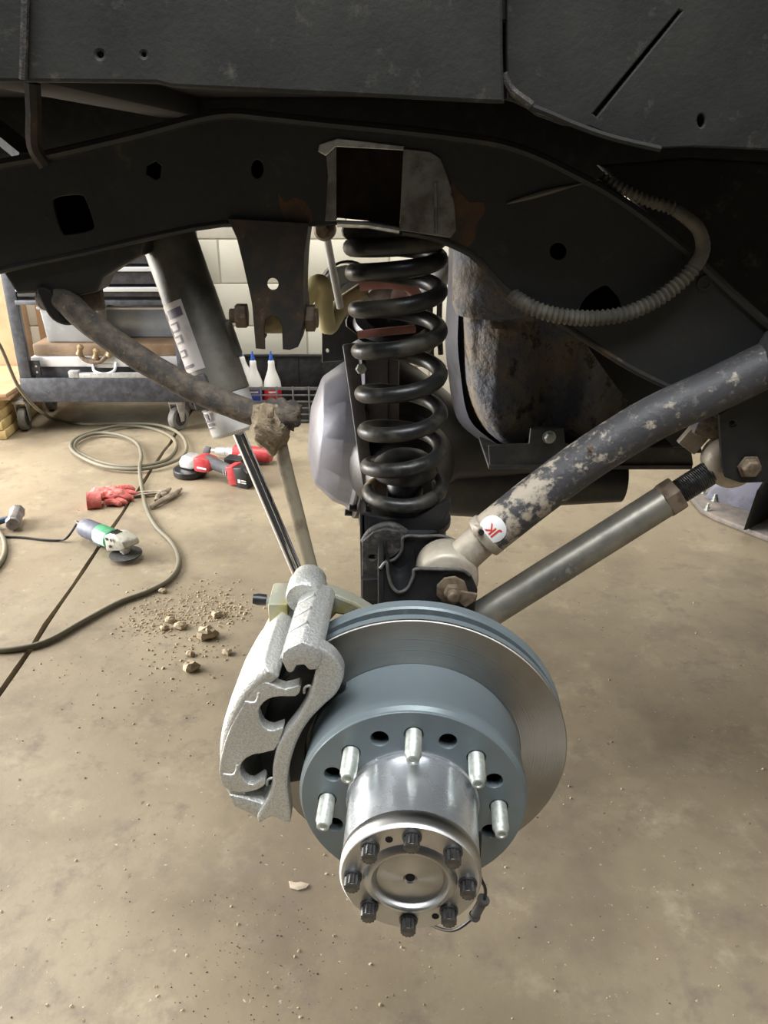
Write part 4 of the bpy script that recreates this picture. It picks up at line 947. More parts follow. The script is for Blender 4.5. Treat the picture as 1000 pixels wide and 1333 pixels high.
# cordless grinder
G, Lg = ground_frame((248, 618), (330, 634))
rg = thing('cordless_grinder', 'red cordless angle grinder with black wheel guard on the floor', 'angle grinder', G.to_translation())
b = fb_(); b.lathe([(0.072, 0.0), (0.074, 0.004), (0.074, 0.026), (0.068, 0.03), (0.02, 0.033), (0, 0.033)], (0, 0, 0.004), (0.02, 0, 1), 40); b.build('wheel_guard', m_blk, rg, bevel=0.001)
b = fb_(); b.lathe([(0.062, 0.0), (0.062, 0.004)], (0, 0, 0.001), (0, 0, 1), 32); b.build('cutting_wheel', m_boltd, rg)
b = fb_(); b.prism([(-0.032, -0.034, 0.04), (-0.036, -0.03, 0.07), (-0.015, -0.03, 0.098), (0.03, -0.034, 0.100), (0.06, -0.036, 0.092), (0.06, -0.036, 0.05), (0.03, -0.034, 0.038)], (0, 0.068, 0)); b.build('gear_head', m_silver, rg, bevel=0.010)
b = fb_(); b.lathe([(0.02, 0), (0.018, 0.014)], (0, 0, 0.028), (0, 0, 1), 18); b.build('spindle_neck', m_silver, rg)
b = fb_(); b.prism([(0.052, -0.038, 0.036), (0.050, -0.038, 0.10), (0.085, -0.036, 0.108), (0.125, -0.03, 0.098), (0.145, -0.03, 0.08), (0.135, -0.03, 0.045), (0.10, -0.036, 0.036)], (0, 0.072, 0)); b.build('motor_case', m_red, rg, bevel=0.010)
b = fb_(); b.box((0.098, -0.0392, 0.060), (0.05, 0.002, 0.008)); b.build('logo_stripe', M('logo_white', (0.8, 0.75, 0.75), rough=0.5), rg)
b = fb_(); b.tube([(0.10, 0, 0.082), (0.16, 0, 0.070), (0.21, 0, 0.058), (0.25, 0, 0.052)], [0.029, 0.026, 0.026, 0.029], 20); b.build('grip', m_grip, rg)
for x in (0.205, 0.216, 0.227):
    b = fb_(); b.box((x, -0.026, 0.055), (0.004, 0.006, 0.02)); b.build('grip_rib', m_silver, rg)
b = fb_(); b.prism([(0.235, -0.036, 0.004), (0.222, -0.036, 0.085), (0.262, -0.036, 0.095), (0.282, -0.036, 0.008)], (0, 0.072, 0)); b.build('battery_dock', m_red, rg, bevel=0.005)
b = fb_(); b.prism([(0.276, -0.037, 0.001), (0.262, -0.037, 0.088), (0.305, -0.037, 0.096), (0.335, -0.037, 0.07), (0.335, -0.037, 0.001)], (0, 0.074, 0)); bt = b.build('battery', m_blk, rg, bevel=0.005)
b = fb_(); b.box((0.293, -0.0378, 0.032), (0.014, 0.002, 0.016)); b.box((0.316, -0.0378, 0.027), (0.024, 0.002, 0.004)); b.box((0.316, -0.0378, 0.037), (0.024, 0.002, 0.004)); b.build('battery_print', m_shockw, bt)
b = fb_(); b.prism([(0.05, 0.03, 0.10), (0.09, 0.03, 0.104), (0.10, 0.03, 0.135), (0.07, 0.03, 0.135)], (0, 0.012, 0)); b.build('side_guard', m_grip, rg, bevel=0.003)

# red drill lying behind
G, Lg = ground_frame((282, 597), (372, 606))
dr = thing('cordless_drill', 'red cordless drill with silver chuck lying beside the red grinder', 'drill', G.to_translation())
b = fb_(); b.lathe([(0.004, -0.055), (0.008, -0.04), (0.008, -0.02), (0.016, -0.018), (0.020, 0.0), (0.022, 0.035), (0.020, 0.036), (0.024, 0.04), (0.024, 0.075), (0.027, 0.08)], (0.02, 0.0, 0.040), (1, 0, 0), 22); b.build('chuck', m_silver, dr)
b = fb_(); b.lathe([(0.008, -0.075), (0.0085, -0.055), (0.005, -0.05)], (0.02, 0, 0.040), (1, 0, 0), 10); b.build('drill_bit', M('brass_bit', (0.5, 0.4, 0.15), rough=0.4, metal=0.6), dr)
b = fb_(); b.lathe([(0.030, 0.075), (0.035, 0.08), (0.036, 0.13), (0.036, 0.24), (0.030, 0.26), (0.0, 0.262)], (0.02, 0, 0.042), (1, 0, 0.0), 24); b.build('motor_case', m_red, dr)
b = fb_(); b.bar((0.17, -0.015, 0.04), (0.155, -0.10, 0.03), 0.05, 0.04); b.build('handle', M('handle_grey', (0.4, 0.38, 0.37), rough=0.55), dr, bevel=0.010)
b = fb_(); b.bar((0.158, -0.085, 0.035), (0.150, -0.14, 0.03), 0.09, 0.06); b.build('battery', m_blk, dr, bevel=0.006)

# hammer
G, Lg = ground_frame((22, 684), (-60, 700))
hm = thing('sledge_hammer', 'short sledge hammer with worn grey head and blue handle', 'hammer', G.to_translation())
b = fb_()
G2 = G @ Matrix.Translation((0, 0, 0.034)) @ Matrix.Rotation(R(12), 4, 'Y')
b.mx = G2
b.lathe([(0.024, -0.062), (0.029, -0.056), (0.030, -0.04), (0.026, -0.03), (0.026, 0.03), (0.030, 0.04), (0.029, 0.056), (0.024, 0.062)], (0, 0, 0), (0.3, 1, 0), 8); b.build('head', M('worn_hammer_steel', (0.3, 0.28, 0.29), (0.2, 0.18, 0.18), 30, rough=0.4, metal=0.5), hm, bevel=0.002)
b = MB(); b.mx = G; b.tube([(0, 0, 0.036), (0.06, 0, 0.03), (0.3, 0, 0.018)], [0.012, 0.013, 0.015], 14); b.build('handle', M('handle_blue', (0.05, 0.09, 0.15), rough=0.4), hm)

# red work glove
gl = thing('work_glove', 'crumpled red work glove on the floor', 'glove', GR(143, 652))
m_glove = M('red_cloth', (0.56, 0.115, 0.10), (0.66, 0.21, 0.19), 26, 0.4, 0.65, rough=0.9, bump=0.9, bscale=55, bdist=0.008)
gc = GR(146, 650)
bb = lump(gc + V((0, 0.0, 0.024)), 0.062, (1.25, 0.8, 0.42), 11, 0.22, 40, 24)
for i, p in enumerate(bb.v):
    if p.z < 0.001: bb.v[i] = V((p.x, p.y, 0.001))
bb.build('palm', m_glove, gl, smooth=70)
for k, (x, y, x2, y2, r) in enumerate([(154, 636, 176, 638, .014), (158, 641, 181, 644, .013), (156, 646, 174, 650, .013), (150, 651, 166, 655, .012), (138, 654, 158, 657, .013)]):
    b = MB(); a, c = GR(x, y, r + 0.01 - 0.002*k), GR(x2, y2, r*0.8)
    b.tube(cr([a, a.lerp(c, .5) + V((0, 0.005*(-1)**k, 0.006)), c], 5), [r*(1 - 0.02*i) for i in range(9)] + [r*0.6, r*0.2], 12) if False else b.tube(cr([a, a.lerp(c, .5) + V((0, 0.005*(-1)**k, 0.006)), c], 5), [r, r, r*1.02, r, r*.98, r*.98, r*.97, r*.95, r*.88, r*.72, r*.4], 12)
    b.build('finger', m_glove, gl, smooth=70)
b = MB(); c0, c1 = GR(132, 651, 0.026), GR(113, 652, 0.03)
b.tube([c0, c0.lerp(c1, .5), c1, c1.lerp(c0, .04)], [0.036, 0.034, 0.037, 0.028], 20); o = b.build('cuff', m_glove, gl, smooth=60)

# pliers
pg = thing('locking_pliers', 'dull steel pliers lying open beside the red glove', 'pliers', GR(200, 650))
m_plier = M('dull_plier_steel', (0.24, 0.2, 0.15), (0.36, 0.32, 0.26), 30, rough=0.45, metal=0.5, bump=0.3)
for k, pts_ in enumerate([[(164, 645, .012), (185, 641, .012), (205, 640, .014), (218, 640, .016)], [(165, 648, .01), (178, 645, .01), (196, 643, .012), (215, 641, .014)], [(197, 660, .012), (212, 651, .016), (226, 644, .016), (236, 636, .014)], [(204, 652, .01), (206, 646, .016), (213, 642, .016), (222, 636, .014)]]):
    b = MB(); b.tube(cr([GR(*p) for p in pts_], 6), [0.010, 0.010, 0.011, 0.011, 0.011, 0.012, 0.012, 0.012, 0.012, 0.013, 0.013, 0.013, 0.013, 0.012, 0.012, 0.012, 0.010, 0.008, 0.006] if k > 1 else 0.007, 8); b.build('jaw' if k == 3 else 'handle', m_plier, pg, smooth=50)
b = MB(); b.lathe([(0.013, -0.014), (0.013, 0.014)], GR(214, 645, .016), (0, 0, 1), 12); b.build('rivet', m_plier, pg, bevel=0.002)

# clods of fallen dirt
m_clod = M('dry_dirt', (0.50, 0.41, 0.28), (0.37, 0.29, 0.19), 60, rough=0.95, bump=0.8, bscale=120)
def clod(c, r, seed):
    q = lump((c.x, c.y, r*0.42), r, (1, 0.9, 0.62), seed, 0.22, 10, 7)
    for i, p in enumerate(q.v):
        if p.z < 0: q.v[i] = V((p.x, p.y, 0))
    return q
named = [(270, 829, .030, 'largest pale clod of dry dirt in the spill beside the caliper'), (249, 871, .024, 'angular pale clod of dry dirt standing apart from the spill'), (296, 851, .014, 'small brown clod of dirt next to the caliper edge'), (248, 853, .013, 'small clod of dirt between the spill and the angular clod'), (222, 809, .015, 'brown clod at the hose side of the dirt spill'), (283, 802, .018, 'clod at the upper edge of the dirt spill'), (214, 819, .014, 'flat pale clod in the dirt spill'), (235, 817, .018, 'crumbled clod in the middle of the dirt spill'), (212, 771, .013, 'pale crumb close beside the hose bend')]
for i, (x, y, r, lab) in enumerate(named):
    o = clod(GR(x, y), r, 20 + i).build('dirt_clod', m_clod, None, smooth=25); tag(o, lab, 'dirt clod', 'fallen dirt clods')
b = MB(); rnd = random.Random(5)
def crumb(x, y, r):
    p = GR(x, y); n = 6; vs = []
    for i in range(n):
        a = 2*math.pi*i/n + rnd.uniform(-.3, .3); q = rnd.uniform(.7, 1.2)
        vs.append(V((p.x + r*q*math.cos(a), p.y + r*q*math.sin(a), 0.0)))
    for i in range(n):
        a = 2*math.pi*i/n + rnd.uniform(-.4, .4); q = rnd.uniform(.35, .7)
        vs.append(V((p.x + r*q*math.cos(a), p.y + r*q*math.sin(a), r*rnd.uniform(.5, .95))))
    b.add(vs, [tuple(range(n-1, -1, -1)), tuple(range(n, 2*n))] + [(i, (i+1) % n, (i+1) % n + n, i+n) for i in range(n)])
for cx, cy, sx, sy, n, r0, r1 in [(240, 795, 34, 16, 520, .001, .0055), (205, 810, 25, 10, 200, .001, .006), (285, 790, 20, 14, 220, .001, .006), (175, 815, 14, 8, 70, .001, .005), (255, 850, 40, 25, 120, .001, .006), (300, 795, 12, 10, 60, .002, .008), (180, 870, 60, 40, 90, .001, .004)]:
    for _ in range(n): crumb(rnd.gauss(cx, sx), rnd.gauss(cy, sy), rnd.uniform(r0, r1)*rnd.uniform(.5, 1))
for _ in range(300):
    crumb(rnd.uniform(0, 1000), rnd.uniform(640, 1330), rnd.choice([.0012, .0016, .002, .0035]))
o = b.build('dirt_crumbs', m_clod, None, smooth=0, weld=False); o['kind'] = 'stuff'; tag(o, 'scattered crumbs of dry dirt spilled on the concrete', 'dirt')
m_dgrit = M('dark_grit', (0.06, 0.045, 0.035), (0.1, 0.075, 0.06), 60, rough=0.9)
b = MB()
for _ in range(220):
    crumb(rnd.gauss(330, 90), rnd.uniform(1150, 1333), rnd.choice([.0006, .0008, .001, .0015]))
for _ in range(120): crumb(rnd.uniform(0, 1000), rnd.uniform(700, 1333), rnd.choice([.0007, .001, .0014, .002]))
o = b.build('dark_grit', m_dgrit, None, smooth=0, weld=False); o['kind'] = 'stuff'; tag(o, 'fine dark grit sprinkled on the concrete under the hub', 'grit')
sc = [(376, 1148), (386, 1150), (392, 1149), (403, 1152), (399, 1157), (388, 1160), (378, 1157)]
b = MB(); b.prism([GR(x, y, 0.0005) for x, y in sc], (0, 0, 0.003)); ps = b.build('paper_scrap', M('scrap_tan', (0.55, 0.46, 0.35), (0.45, 0.36, 0.27), 60, rough=0.8), None, bevel=0.0006)
tag(ps, 'torn pale scrap of paper on the floor near the hub', 'scrap')

# ------------------------------------------------------------------ lift column at the right
m_lift = M('lift_blue_grey', (0.17, 0.17, 0.22), (0.12, 0.12, 0.15), 14, rough=0.45, bump=0.15, c3=(0.3, 0.27, 0.24), s3=30, lo3=0.62, hi3=0.72)
lc = GR(960, 675)
lf = thing('lift_post', 'dark grey steel lift post bolted to the floor with a gusseted base', 'lift post', lc + V((0.25, 0.15, 0)))
bpol = [GR(898, 651), GR(912, 668), GR(930, 678), GR(990, 702), GR(1010, 710), GR(1200, 770), GR(1260, 660), GR(1080, 610), GR(930, 628), GR(905, 640)]
b = MB(); b.prism([p + V((0, 0, 0.001)) for p in bpol], (0, 0, 0.022)); b.build('base_plate', M('lift_base_dusty', (0.16, 0.145, 0.135), (0.24, 0.2, 0.17), 14, rough=0.6, bump=0.2), lf, bevel=0.003)
cxp = GR(1040, 660)
g0, g1 = GR(908, 650, .023), GR(962, 672, .023)
b = MB(); q0, q1 = GR(918, 648, .023), GR(985, 668, .023)
b.prism([q0, q1, q1 + V((0, 0, 0.30)), q0 + V((0.02, 0, 0.05))], V((0.005, 0.012, 0))); b.build('gusset', m_lift, lf, bevel=0.001)
q2 = GR(968, 690, .023)
b = MB(); b.prism([q2, GR(1010, 668, .023), GR(1010, 668, .023) + V((0, 0, .32)), q2 + V((0.02, 0, 0.16))], V((0.012, 0, 0))); b.build('gusset', m_blk, lf, bevel=0.001)
pc_ = GR(1062, 672); b = MB(); b.box((pc_.x, pc_.y, 0.36), (0.26, 0.24, 0.67)); b.build('column', m_blk, lf, bevel=0.006)
for (x, y) in ((916, 642), (921, 664), (930, 652), (1005, 690)):
    p = GR(x, y, .023); b = MB(); b.lathe([(0.013, -0.0005), (0.013, 0.004), (0.009, 0.004), (0.009, 0.018), (0.005, 0.018), (0.005, 0.03)], p, (0, 0, 1), 6); b.build('anchor_bolt', m_stud, lf)

# ------------------------------------------------------------------ black crate with three bottles
m_crate = M('crate_black', (0.02, 0.02, 0.021), (0.035, 0.035, 0.035), 30, rough=0.45)
c0 = GR(322, 551); c1 = GR(420, 553)
cyf = c0.y; cw_ = c1.x + 0.1 - c0.x; cx0 = c0.x; dep = 0.30; hh = 0.20
ct = thing('plastic_crate', 'black slatted plastic crate against the block wall', 'crate', (cx0 + cw_/2, cyf + dep/2, 0))
for z in (0.01, 0.045, 0.08, 0.115, 0.15, 0.185):
    b = MB(); b.box((cx0 + cw_/2, cyf, z + 0.005), (cw_, 0.008, 0.008 if z < 0.18 else 0.016)); b.build('slat', m_gblk, ct, bevel=0.001)
for i in range(7):
    b = MB(); b.box((cx0 + cw_*i/6, cyf + 0.001, hh/2), (0.009, 0.012, hh)); b.build('rib', m_gblk, ct, bevel=0.001)
b = MB(); b.box((cx0 + cw_/2, cyf + 0.012, 0.055), (cw_, 0.004, 0.11)); b.build('front_panel', m_crate, ct)
b = MB(); b.box((cx0 + cw_/2 + 0.02, cyf + dep, 0.15), (cw_ + 0.12, 0.012, 0.3)); bkp = b.build('back_panel', m_crate, ct, bevel=0.002)
b = MB(); b.box((cx0 + cw_/2 + 0.02, cyf + dep - 0.004, 0.298), (cw_ + 0.13, 0.026, 0.012)); b.build('rim', m_crate, bkp, bevel=0.002)
for i in range(5):
    b = MB(); b.box((cx0 + cw_*i/4, cyf + dep - 0.008, 0.15), (0.006, 0.006, 0.29)); b.build('panel_rib', m_crate, bkp)
for sx in (0, 1):
    b = MB(); b.box((cx0 + sx*cw_, cyf + dep/2, 0.1), (0.008, dep, 0.2)); b.build('side_panel', m_crate, ct, bevel=0.002)
b = MB(); b.box((cx0 + cw_/2, cyf + dep/2, 0.008), (cw_, dep, 0.012)); b.build('bottom', m_crate, ct, bevel=0.002)
m_bott = M('bottle_white', (0.85, 0.85, 0.82), rough=0.35, bump=0)
m_tip = M('tip_blue', (0.03, 0.12, 0.55), rough=0.4, bump=0)
m_lred = M('label_red', (0.6, 0.02, 0.03), rough=0.4, bump=0)
m_lblue = M('label_blue', (0.05, 0.08, 0.42), rough=0.4, bump=0)
for (px, lean, lm, lab) in [(316, -0.20, m_lred, 'white bottle with red label leaning over in the black crate'), (333, 0.0, m_lblue, 'white bottle with blue label standing in the black crate'), (356, 0.0, m_lred, 'white bottle with red label standing upright in the black crate')]:
    base = PX(px + (14 if lean else 2), 545, cyf + 0.12); base = V((base.x, cyf + (0.21 if lean else 0.10), 0.016))
    bt = thing('squeeze_bottle', lab, 'bottle', base, 'bottles in the black crate')
    ax = V((lean, 0, 1)).normalized()
    b = MB(); b.lathe([(0.043, 0.0), (0.047, 0.006), (0.047, 0.16), (0.044, 0.185), (0.034, 0.215), (0.021, 0.25), (0.0175, 0.275), (0.0175, 0.295), (0.012, 0.302)], base, ax, 28); b.build('bottle_body', m_bott, bt)
    b = MB(); b.lathe([(0.012, 0.300), (0.011, 0.312), (0.007, 0.330), (0.003, 0.350), (0, 0.352)], base, ax, 16); b.build('nozzle_tip', m_tip, bt)
    b = MB(); b.lathe([(0.0473, 0.09), (0.0473, 0.158)], base, ax, 28); b.f = b.f[:-2]
    lb = b.build('label_band', lm, bt, smooth=60)
    b = MB(); b.cylpatch(base, ax, (0.1, -1, 0), 0.0478, [[(a, 0.134 + 0.010*i) for a in [-0.45 + 0.9*j/6 for j in range(7)]] for i in range(2)]); b.build('label_print', m_decal, lb, smooth=60)
# ------------------------------------------------------------------ tool cart and what it carries
m_cart = M('cart_speckled_black', (0.04, 0.042, 0.05), (0.075, 0.08, 0.095), 34, 0.4, 0.65, rough=0.45, bump=0.15, c3=(0.22, 0.22, 0.24), s3=60, lo3=0.66, hi3=0.74)
m_cartd = M('cart_drawer_black', (0.03, 0.03, 0.032), (0.05, 0.05, 0.055), 40, rough=0.4, c3=(0.25, 0.25, 0.25), s3=120, lo3=0.68, hi3=0.74)
m_trimw = M('bright_trim', (0.72, 0.73, 0.75), rough=0.3, metal=0.4, bump=0)
m_wheel = M('caster_grey', (0.20, 0.195, 0.18), (0.15, 0.14, 0.13), 40, rough=0.7)
wfr = GR(232, 563); CY = wfr.y                                # front plane of the cart
xl, xr = PX(28, 505, CY).x, PX(249, 505, CY).x
zt0, zt1 = PX(140, 523, CY).z, PX(140, 492, CY).z
CD = 0.46
ct = thing('tool_cart', 'black steel rolling tool cart with drawers over an open lower shelf', 'tool cart', ((xl+xr)/2, CY + CD/2, 0))
xm_ = (xl+xr)/2; wd = xr - xl
b = MB(); b.box((xm_, CY, (zt0+zt1)/2), (wd, 0.02, zt1-zt0)); b.build('shelf_front', m_cart, ct, bevel=0.004)
b = MB(); b.box((xm_, CY + CD, (zt0+zt1)/2), (wd, 0.02, zt1-zt0)); b.build('shelf_back', m_cart, ct, bevel=0.004)
b = MB(); b.box((xm_, CY + CD/2, zt0 + 0.02), (wd - 0.02, CD, 0.012)); b.build('shelf_tray', m_cart, ct)
for x in (xl + 0.012, xr - 0.012):
    b = MB(); b.box((x, CY + CD/2, (zt0+zt1)/2), (0.02, CD, zt1-zt0)); b.build('shelf_side', m_cart, ct, bevel=0.003)
ZB = PX(140, 392, CY).z; ZT = 1.12
for x in (xl + 0.03, xr - 0.03):
    for y in (CY + 0.014, CY + CD - 0.02):
        b = MB(); b.box((x, y, (zt0 + ZT)/2), (0.058, 0.03, ZT - zt0)); b.build('post', m_cart, ct, bevel=0.003)
b = MB(); b.box((xm_, CY + CD/2 + 0.02, (ZB+ZT)/2), (wd - 0.10, CD - 0.03, ZT - ZB)); b.build('drawer_box', m_cartd, ct, bevel=0.003)
zd = [ZB + 0.015, PX(140, 368, CY).z - 0.012, PX(140, 345, CY).z, ZT]
for i in range(3):
    z0, z1 = zd[i] + 0.006, zd[i+1] - 0.006
    d_ = MB(); d_.box((xm_, CY + 0.008, (z0+z1)/2), (wd - 0.13, 0.02, z1 - z0)); do = d_.build('drawer', m_cartd, ct, bevel=0.003)
    d_ = MB(); d_.box((xm_, CY - 0.006, z1 - 0.012), (wd - 0.13, 0.02, 0.02)); d_.build('pull_trim', m_trimw, do, bevel=0.003)
b = MB(); b.box((xm_, CY + 0.004, ZB - 0.006), (wd - 0.1, 0.03, 0.022)); b.build('bottom_rail', m_cart, ct, bevel=0.003)
for (px, py) in ((44, 552), (231, 563)):
    for back in (0, 1):
        g = GR(px, py); wx = g.x; wy = CY + 0.05 + back*(CD - 0.1); r = 0.062
        cs_ = [V((wx, wy, r))]
        wdir = V((1, 0.12, 0)) if px < 100 else V((0.86, -0.5, 0))
        b = MB(); b.lathe([(r - 0.02, -0.018), (r - 0.004, -0.018), (r, -0.012), (r, 0.012), (r - 0.004, 0.018), (r - 0.02, 0.018)], cs_[0], wdir, 28); w_ = b.build('caster_wheel', m_wheel, ct)
        b = MB(); b.lathe([(0.02, -0.021), (0.038, -0.0195), (0.038, 0.0195), (0.02, 0.021)], cs_[0], wdir, 18); b.build('wheel_hub_disc', m_cartd, w_)
        wn = wdir.normalized(); q = V((-wn.y, wn.x, 0))
        b = MB()
        for s in (-1, 1):
            c = cs_[0] + wn*s*0.026
            b.prism([c + q*0.012 + V((0, 0, -0.014)), c - q*0.012 + V((0, 0, -0.014)), c - q*0.03 + V((0, 0, 0.085)), c + q*0.03 + V((0, 0, 0.085))], wn*s*0.004)
        b.box(cs_[0] + V((0, 0, 0.09)), (0.07, 0.07, 0.012)); b.build('caster_fork', m_silver, ct, bevel=0.001)

shz = zt0 + 0.027
# wooden case with metal edge and handle
m_wood = M('case_brown', (0.26, 0.18, 0.11), (0.19, 0.125, 0.075), 10, rough=0.5, bump=0.1)
xa, xb = PX(50, 470, CY + 0.12).x, PX(236, 470, CY + 0.12).x
ca = thing('instrument_case', 'flat brown wooden case with white metal edge on the cart shelf', 'case', ((xa+xb)/2, CY + 0.25, shz))
zc0, zc1 = shz, PX(140, 471, CY + 0.05).z
b = MB(); b.box(((xa+xb)/2, CY + 0.25, (shz + zc1)/2), (xb-xa, 0.38, zc1 - shz)); b.build('case_base', m_cartd, ca, bevel=0.004)
b = MB(); b.box(((xa+xb)/2, CY + 0.245, zc1 + 0.0), (xb-xa+0.01, 0.40, 0.05)); b.build('metal_edge', m_trimw, ca, bevel=0.004)
zc2 = PX(140, 447, CY + 0.08).z
b = MB(); b.box(((xa+xb)/2, CY + 0.25, (zc1 + 0.025 + zc2)/2), (xb-xa-0.01, 0.37, zc2 - zc1 - 0.025)); b.build('lid', m_wood, ca, bevel=0.01)
hpx = PX(136, 478, CY + 0.03)
b = MB(); b.tube(cr([hpx + V((-0.055, 0.015, 0.02)), hpx + V((-0.05, -0.012, -0.015)), hpx + V((0, -0.016, -0.03)), hpx + V((0.05, -0.012, -0.015)), hpx + V((0.055, 0.015, 0.02))], 6), 0.007, 10); b.build('handle', m_trimw, ca)
b = MB(); b.box(hpx + V((0, 0.012, 0.004)), (0.09, 0.006, 0.018)); b.build('latch', m_silver, ca)
# leather strap with fittings
hz = MB(); sp = [PX(x, y, CY + 0.03) for x, y in [(104, 455), (106, 464), (115, 470), (128, 471), (136, 466), (143, 457)]]
st2 = thing('carry_strap', 'curled brown strap with brass fittings hanging over the case lid', 'strap', PX(125, 473, CY + 0.03))
b = MB(); b.tube(cr(sp, 6), 0.012, 10); b.build('strap', m_nut, st2)
for (x, y) in ((104, 456), (143, 458), (125, 461)):
    b = MB(); b.lathe([(0.009, -0.03), (0.018, -0.02), (0.012, 0), (0.018, 0.02), (0.009, 0.03)], PX(x, y, CY + 0.025), (0.3, -0.1, 1), 12); b.build('fitting', M('old_brass', (0.3, 0.22, 0.12), rough=0.5, metal=0.4) if x == 104 else bpy.data.materials['old_brass'], st2)
# clear plastic bin and metal box on the case
m_clear = M('cloudy_plastic', (0.42, 0.44, 0.45), (0.6, 0.6, 0.6), 12, 0.5, 0.7, rough=0.35, bump=0.1)
def tbox(name, lab, cat, x0, y0, x1, y1, yy, d, mat, rim=None, taper=0.9):
    p0, p1 = PX(x0, y1, yy), PX(x1, y0, yy); zb = zc2 + 0.001
    xc = (p0.x+p1.x)/2; hw = (p1.x-p0.x)/2; zt = p1.z
    t = thing(name, lab, cat, (xc, yy + d/2, zb))
    bb = MB(); bb.add([(xc + sx*hw*(taper if z == zb else 1), yy + (0.0 if sy < 0 else d), z) for z in (zb, zt) for sx in (-1, 1) for sy in (-1, 1)], [(0,1,3,2),(4,6,7,5),(0,4,5,1),(2,3,7,6),(0,2,6,4),(1,5,7,3)])
    bb.build('bin', mat, t, bevel=0.01)
    bb = MB(); bb.box((xc, yy + d/2, zt + 0.004), (hw*2 + 0.02, d + 0.02, 0.014)); bb.build('lid', rim or mat, t, bevel=0.004)
    return t
tbox('plastic_bin', 'cloudy clear plastic bin on the wooden case', 'bin', 58, 402, 128, 445, CY + 0.10, 0.22, m_clear)
tbox('metal_box', 'pale blue-grey metal box standing on the wooden case', 'box', 136, 402, 222, 434, CY + 0.22, 0.2, M('pale_blue_metal', (0.42, 0.46, 0.52), (0.36, 0.4, 0.46), 12, rough=0.35, metal=0.4), m_trimw, 1.0)
lvl = MB(); p0, p1 = PX(100, 489, CY + 0.012), PX(212, 493, CY + 0.012)
lv = thing('straight_edge', 'silver metal straight edge lying along the cart shelf rim', 'straight edge', (p0+p1)/2 - V((0, 0, 0.02)))
lvl.box(((p0.x+p1.x)/2, CY + 0.012, zt1 + 0.012), (p1.x-p0.x, 0.03, 0.024)); lvl.build('bar', m_silver, lv, bevel=0.002)
b = MB(); b.box((p0.x - 0.01, CY + 0.012, zt1 + 0.018), (0.05, 0.036, 0.034)); b.build('end_stop', m_greyp, lv, bevel=0.003)
hg = thing('hinge_bracket', 'black perforated hinge bracket at the corner of the cart shelf', 'hinge', PX(43, 490, CY + 0.02))
p = PX(43, 479, CY + 0.02)
b = MB(); b.box(p, (0.075, 0.012, 0.075)); b.build('leaf', m_cartd, hg, bevel=0.002)
for dx in (-0.02, 0.02):
    for dz in (-0.02, 0.01):
        b = MB(); b.lathe([(0.005, 0), (0.005, 0.002)], p + V((dx, -0.006, dz)), (0, -1, 0), 10); b.build('rivet', m_silver, hg)
cp = thing('c_clamp', 'small black clamp with a grey wheel at the cart shelf corner', 'clamp', PX(222, 492, CY + 0.02))
b = MB(); b.prism([PX(203, 492, CY + 0.01), PX(224, 478, CY + 0.01), PX(234, 478, CY + 0.01), PX(234, 492, CY + 0.01)], (0, 0.02, 0)); b.build('jaw', m_blk, cp, bevel=0.003)
b = MB(); b.lathe([(0.018, 0), (0.018, 0.008)], PX(228, 486, CY + 0.008), (0, -1, 0), 18); b.build('wheel', m_greyp, cp, bevel=0.001)

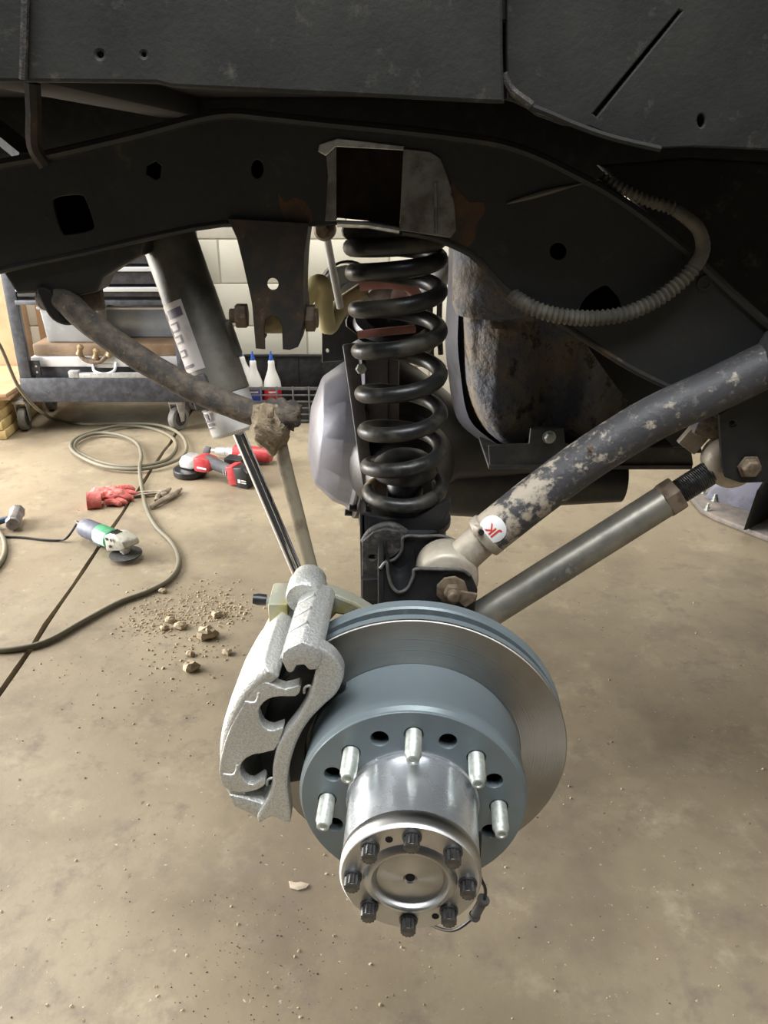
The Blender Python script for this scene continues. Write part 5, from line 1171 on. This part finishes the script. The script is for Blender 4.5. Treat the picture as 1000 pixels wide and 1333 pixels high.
# ------------------------------------------------------------------ boards and panels at the left
m_ply = M('plywood_tan', (0.56, 0.38, 0.23), (0.48, 0.31, 0.18), 6, rough=0.5, bump=0.08)
m_pine = M('pine_yellow', (0.62, 0.48, 0.22), (0.5, 0.37, 0.16), 14, rough=0.6, bump=0.3)
m_white = M('white_laminate', (0.8, 0.8, 0.78), rough=0.4, bump=0)
YP = CY + 0.62
def pbox(name, mat, x0, x1, z0, z1, y, d, bevel=0.003):
    q = MB(); q.box(((x0+x1)/2, y + d/2, (z0+z1)/2), (x1-x0, d, z1-z0)); return q.build(name, mat, None, bevel=bevel)
e = PX(36, 430, YP)
cb1 = thing('storage_cabinet', 'light wood storage cabinet with white edging behind the cart', 'cabinet', (e.x - 0.3, YP - 0.1, 0))
q = MB(); q.box((e.x - 0.45, YP - 0.03, 0.6), (0.9, 0.14, 1.2)); q.build('carcass', m_ply, cb1, bevel=0.003)
for k, x in enumerate((e.x - 0.01, e.x - 0.47)):
    q = MB(); q.box((x, YP - 0.1, 0.6), (0.022, 0.03, 1.2)); q.build('edging', m_white, cb1, bevel=0.002)
q = MB(); q.box((e.x - 0.24, YP - 0.096, 0.62), (0.43, 0.02, 1.1)); q.build('cabinet_door', m_ply, cb1, bevel=0.003)
e2 = PX(70, 430, YP)
q = MB(); q.box((e2.x - 0.02, YP + 0.05, 0.55), (0.16, 0.03, 1.1)); o = q.build('plywood_sheet', m_ply, None, bevel=0.002); tag(o, 'narrow tan plywood sheet standing between cabinet and cart', 'plywood')
q = MB(); q.box((e2.x + 0.075, YP + 0.03, 0.55), (0.02, 0.05, 1.1)); o = q.build('white_trim_board', m_white, None, bevel=0.002); tag(o, 'thin white board standing upright behind the cart', 'board')
# stacked lumber at the far left, each plank a thing of its own
pe = GR(22, 560)
rnd = random.Random(9)
labs = ['bottom pine plank of the low stack beside the cart', 'second pine plank up in the low stack beside the cart', 'third pine plank up in the low stack beside the cart', 'fourth pine plank up in the low stack beside the cart']
for k in range(4):
    q = MB(); xr_ = pe.x + 0.0 - 0.01*k
    q.box((xr_ - 0.30, pe.y + 0.10 + rnd.uniform(-.01, .01), 0.025 + 0.046*k), (0.60, 0.55, 0.043), 0.06)
    o = q.build('pine_plank', m_pine, None, bevel=0.003); tag(o, labs[k], 'plank', 'planks stacked beside the cart')
for k, lab in enumerate(['lower thin plywood offcut on top of the plank stack', 'upper thin plywood offcut on top of the plank stack']):
    q = MB(); q.box((pe.x - 0.30 + 0.02*k, pe.y + 0.16, 0.198 + 0.022*k), (0.62, 0.60, 0.018), 0.12 - 0.08*k)
    o = q.build('plywood_offcut', m_ply, None, bevel=0.002); tag(o, lab, 'plywood', 'offcuts on the plank stack')
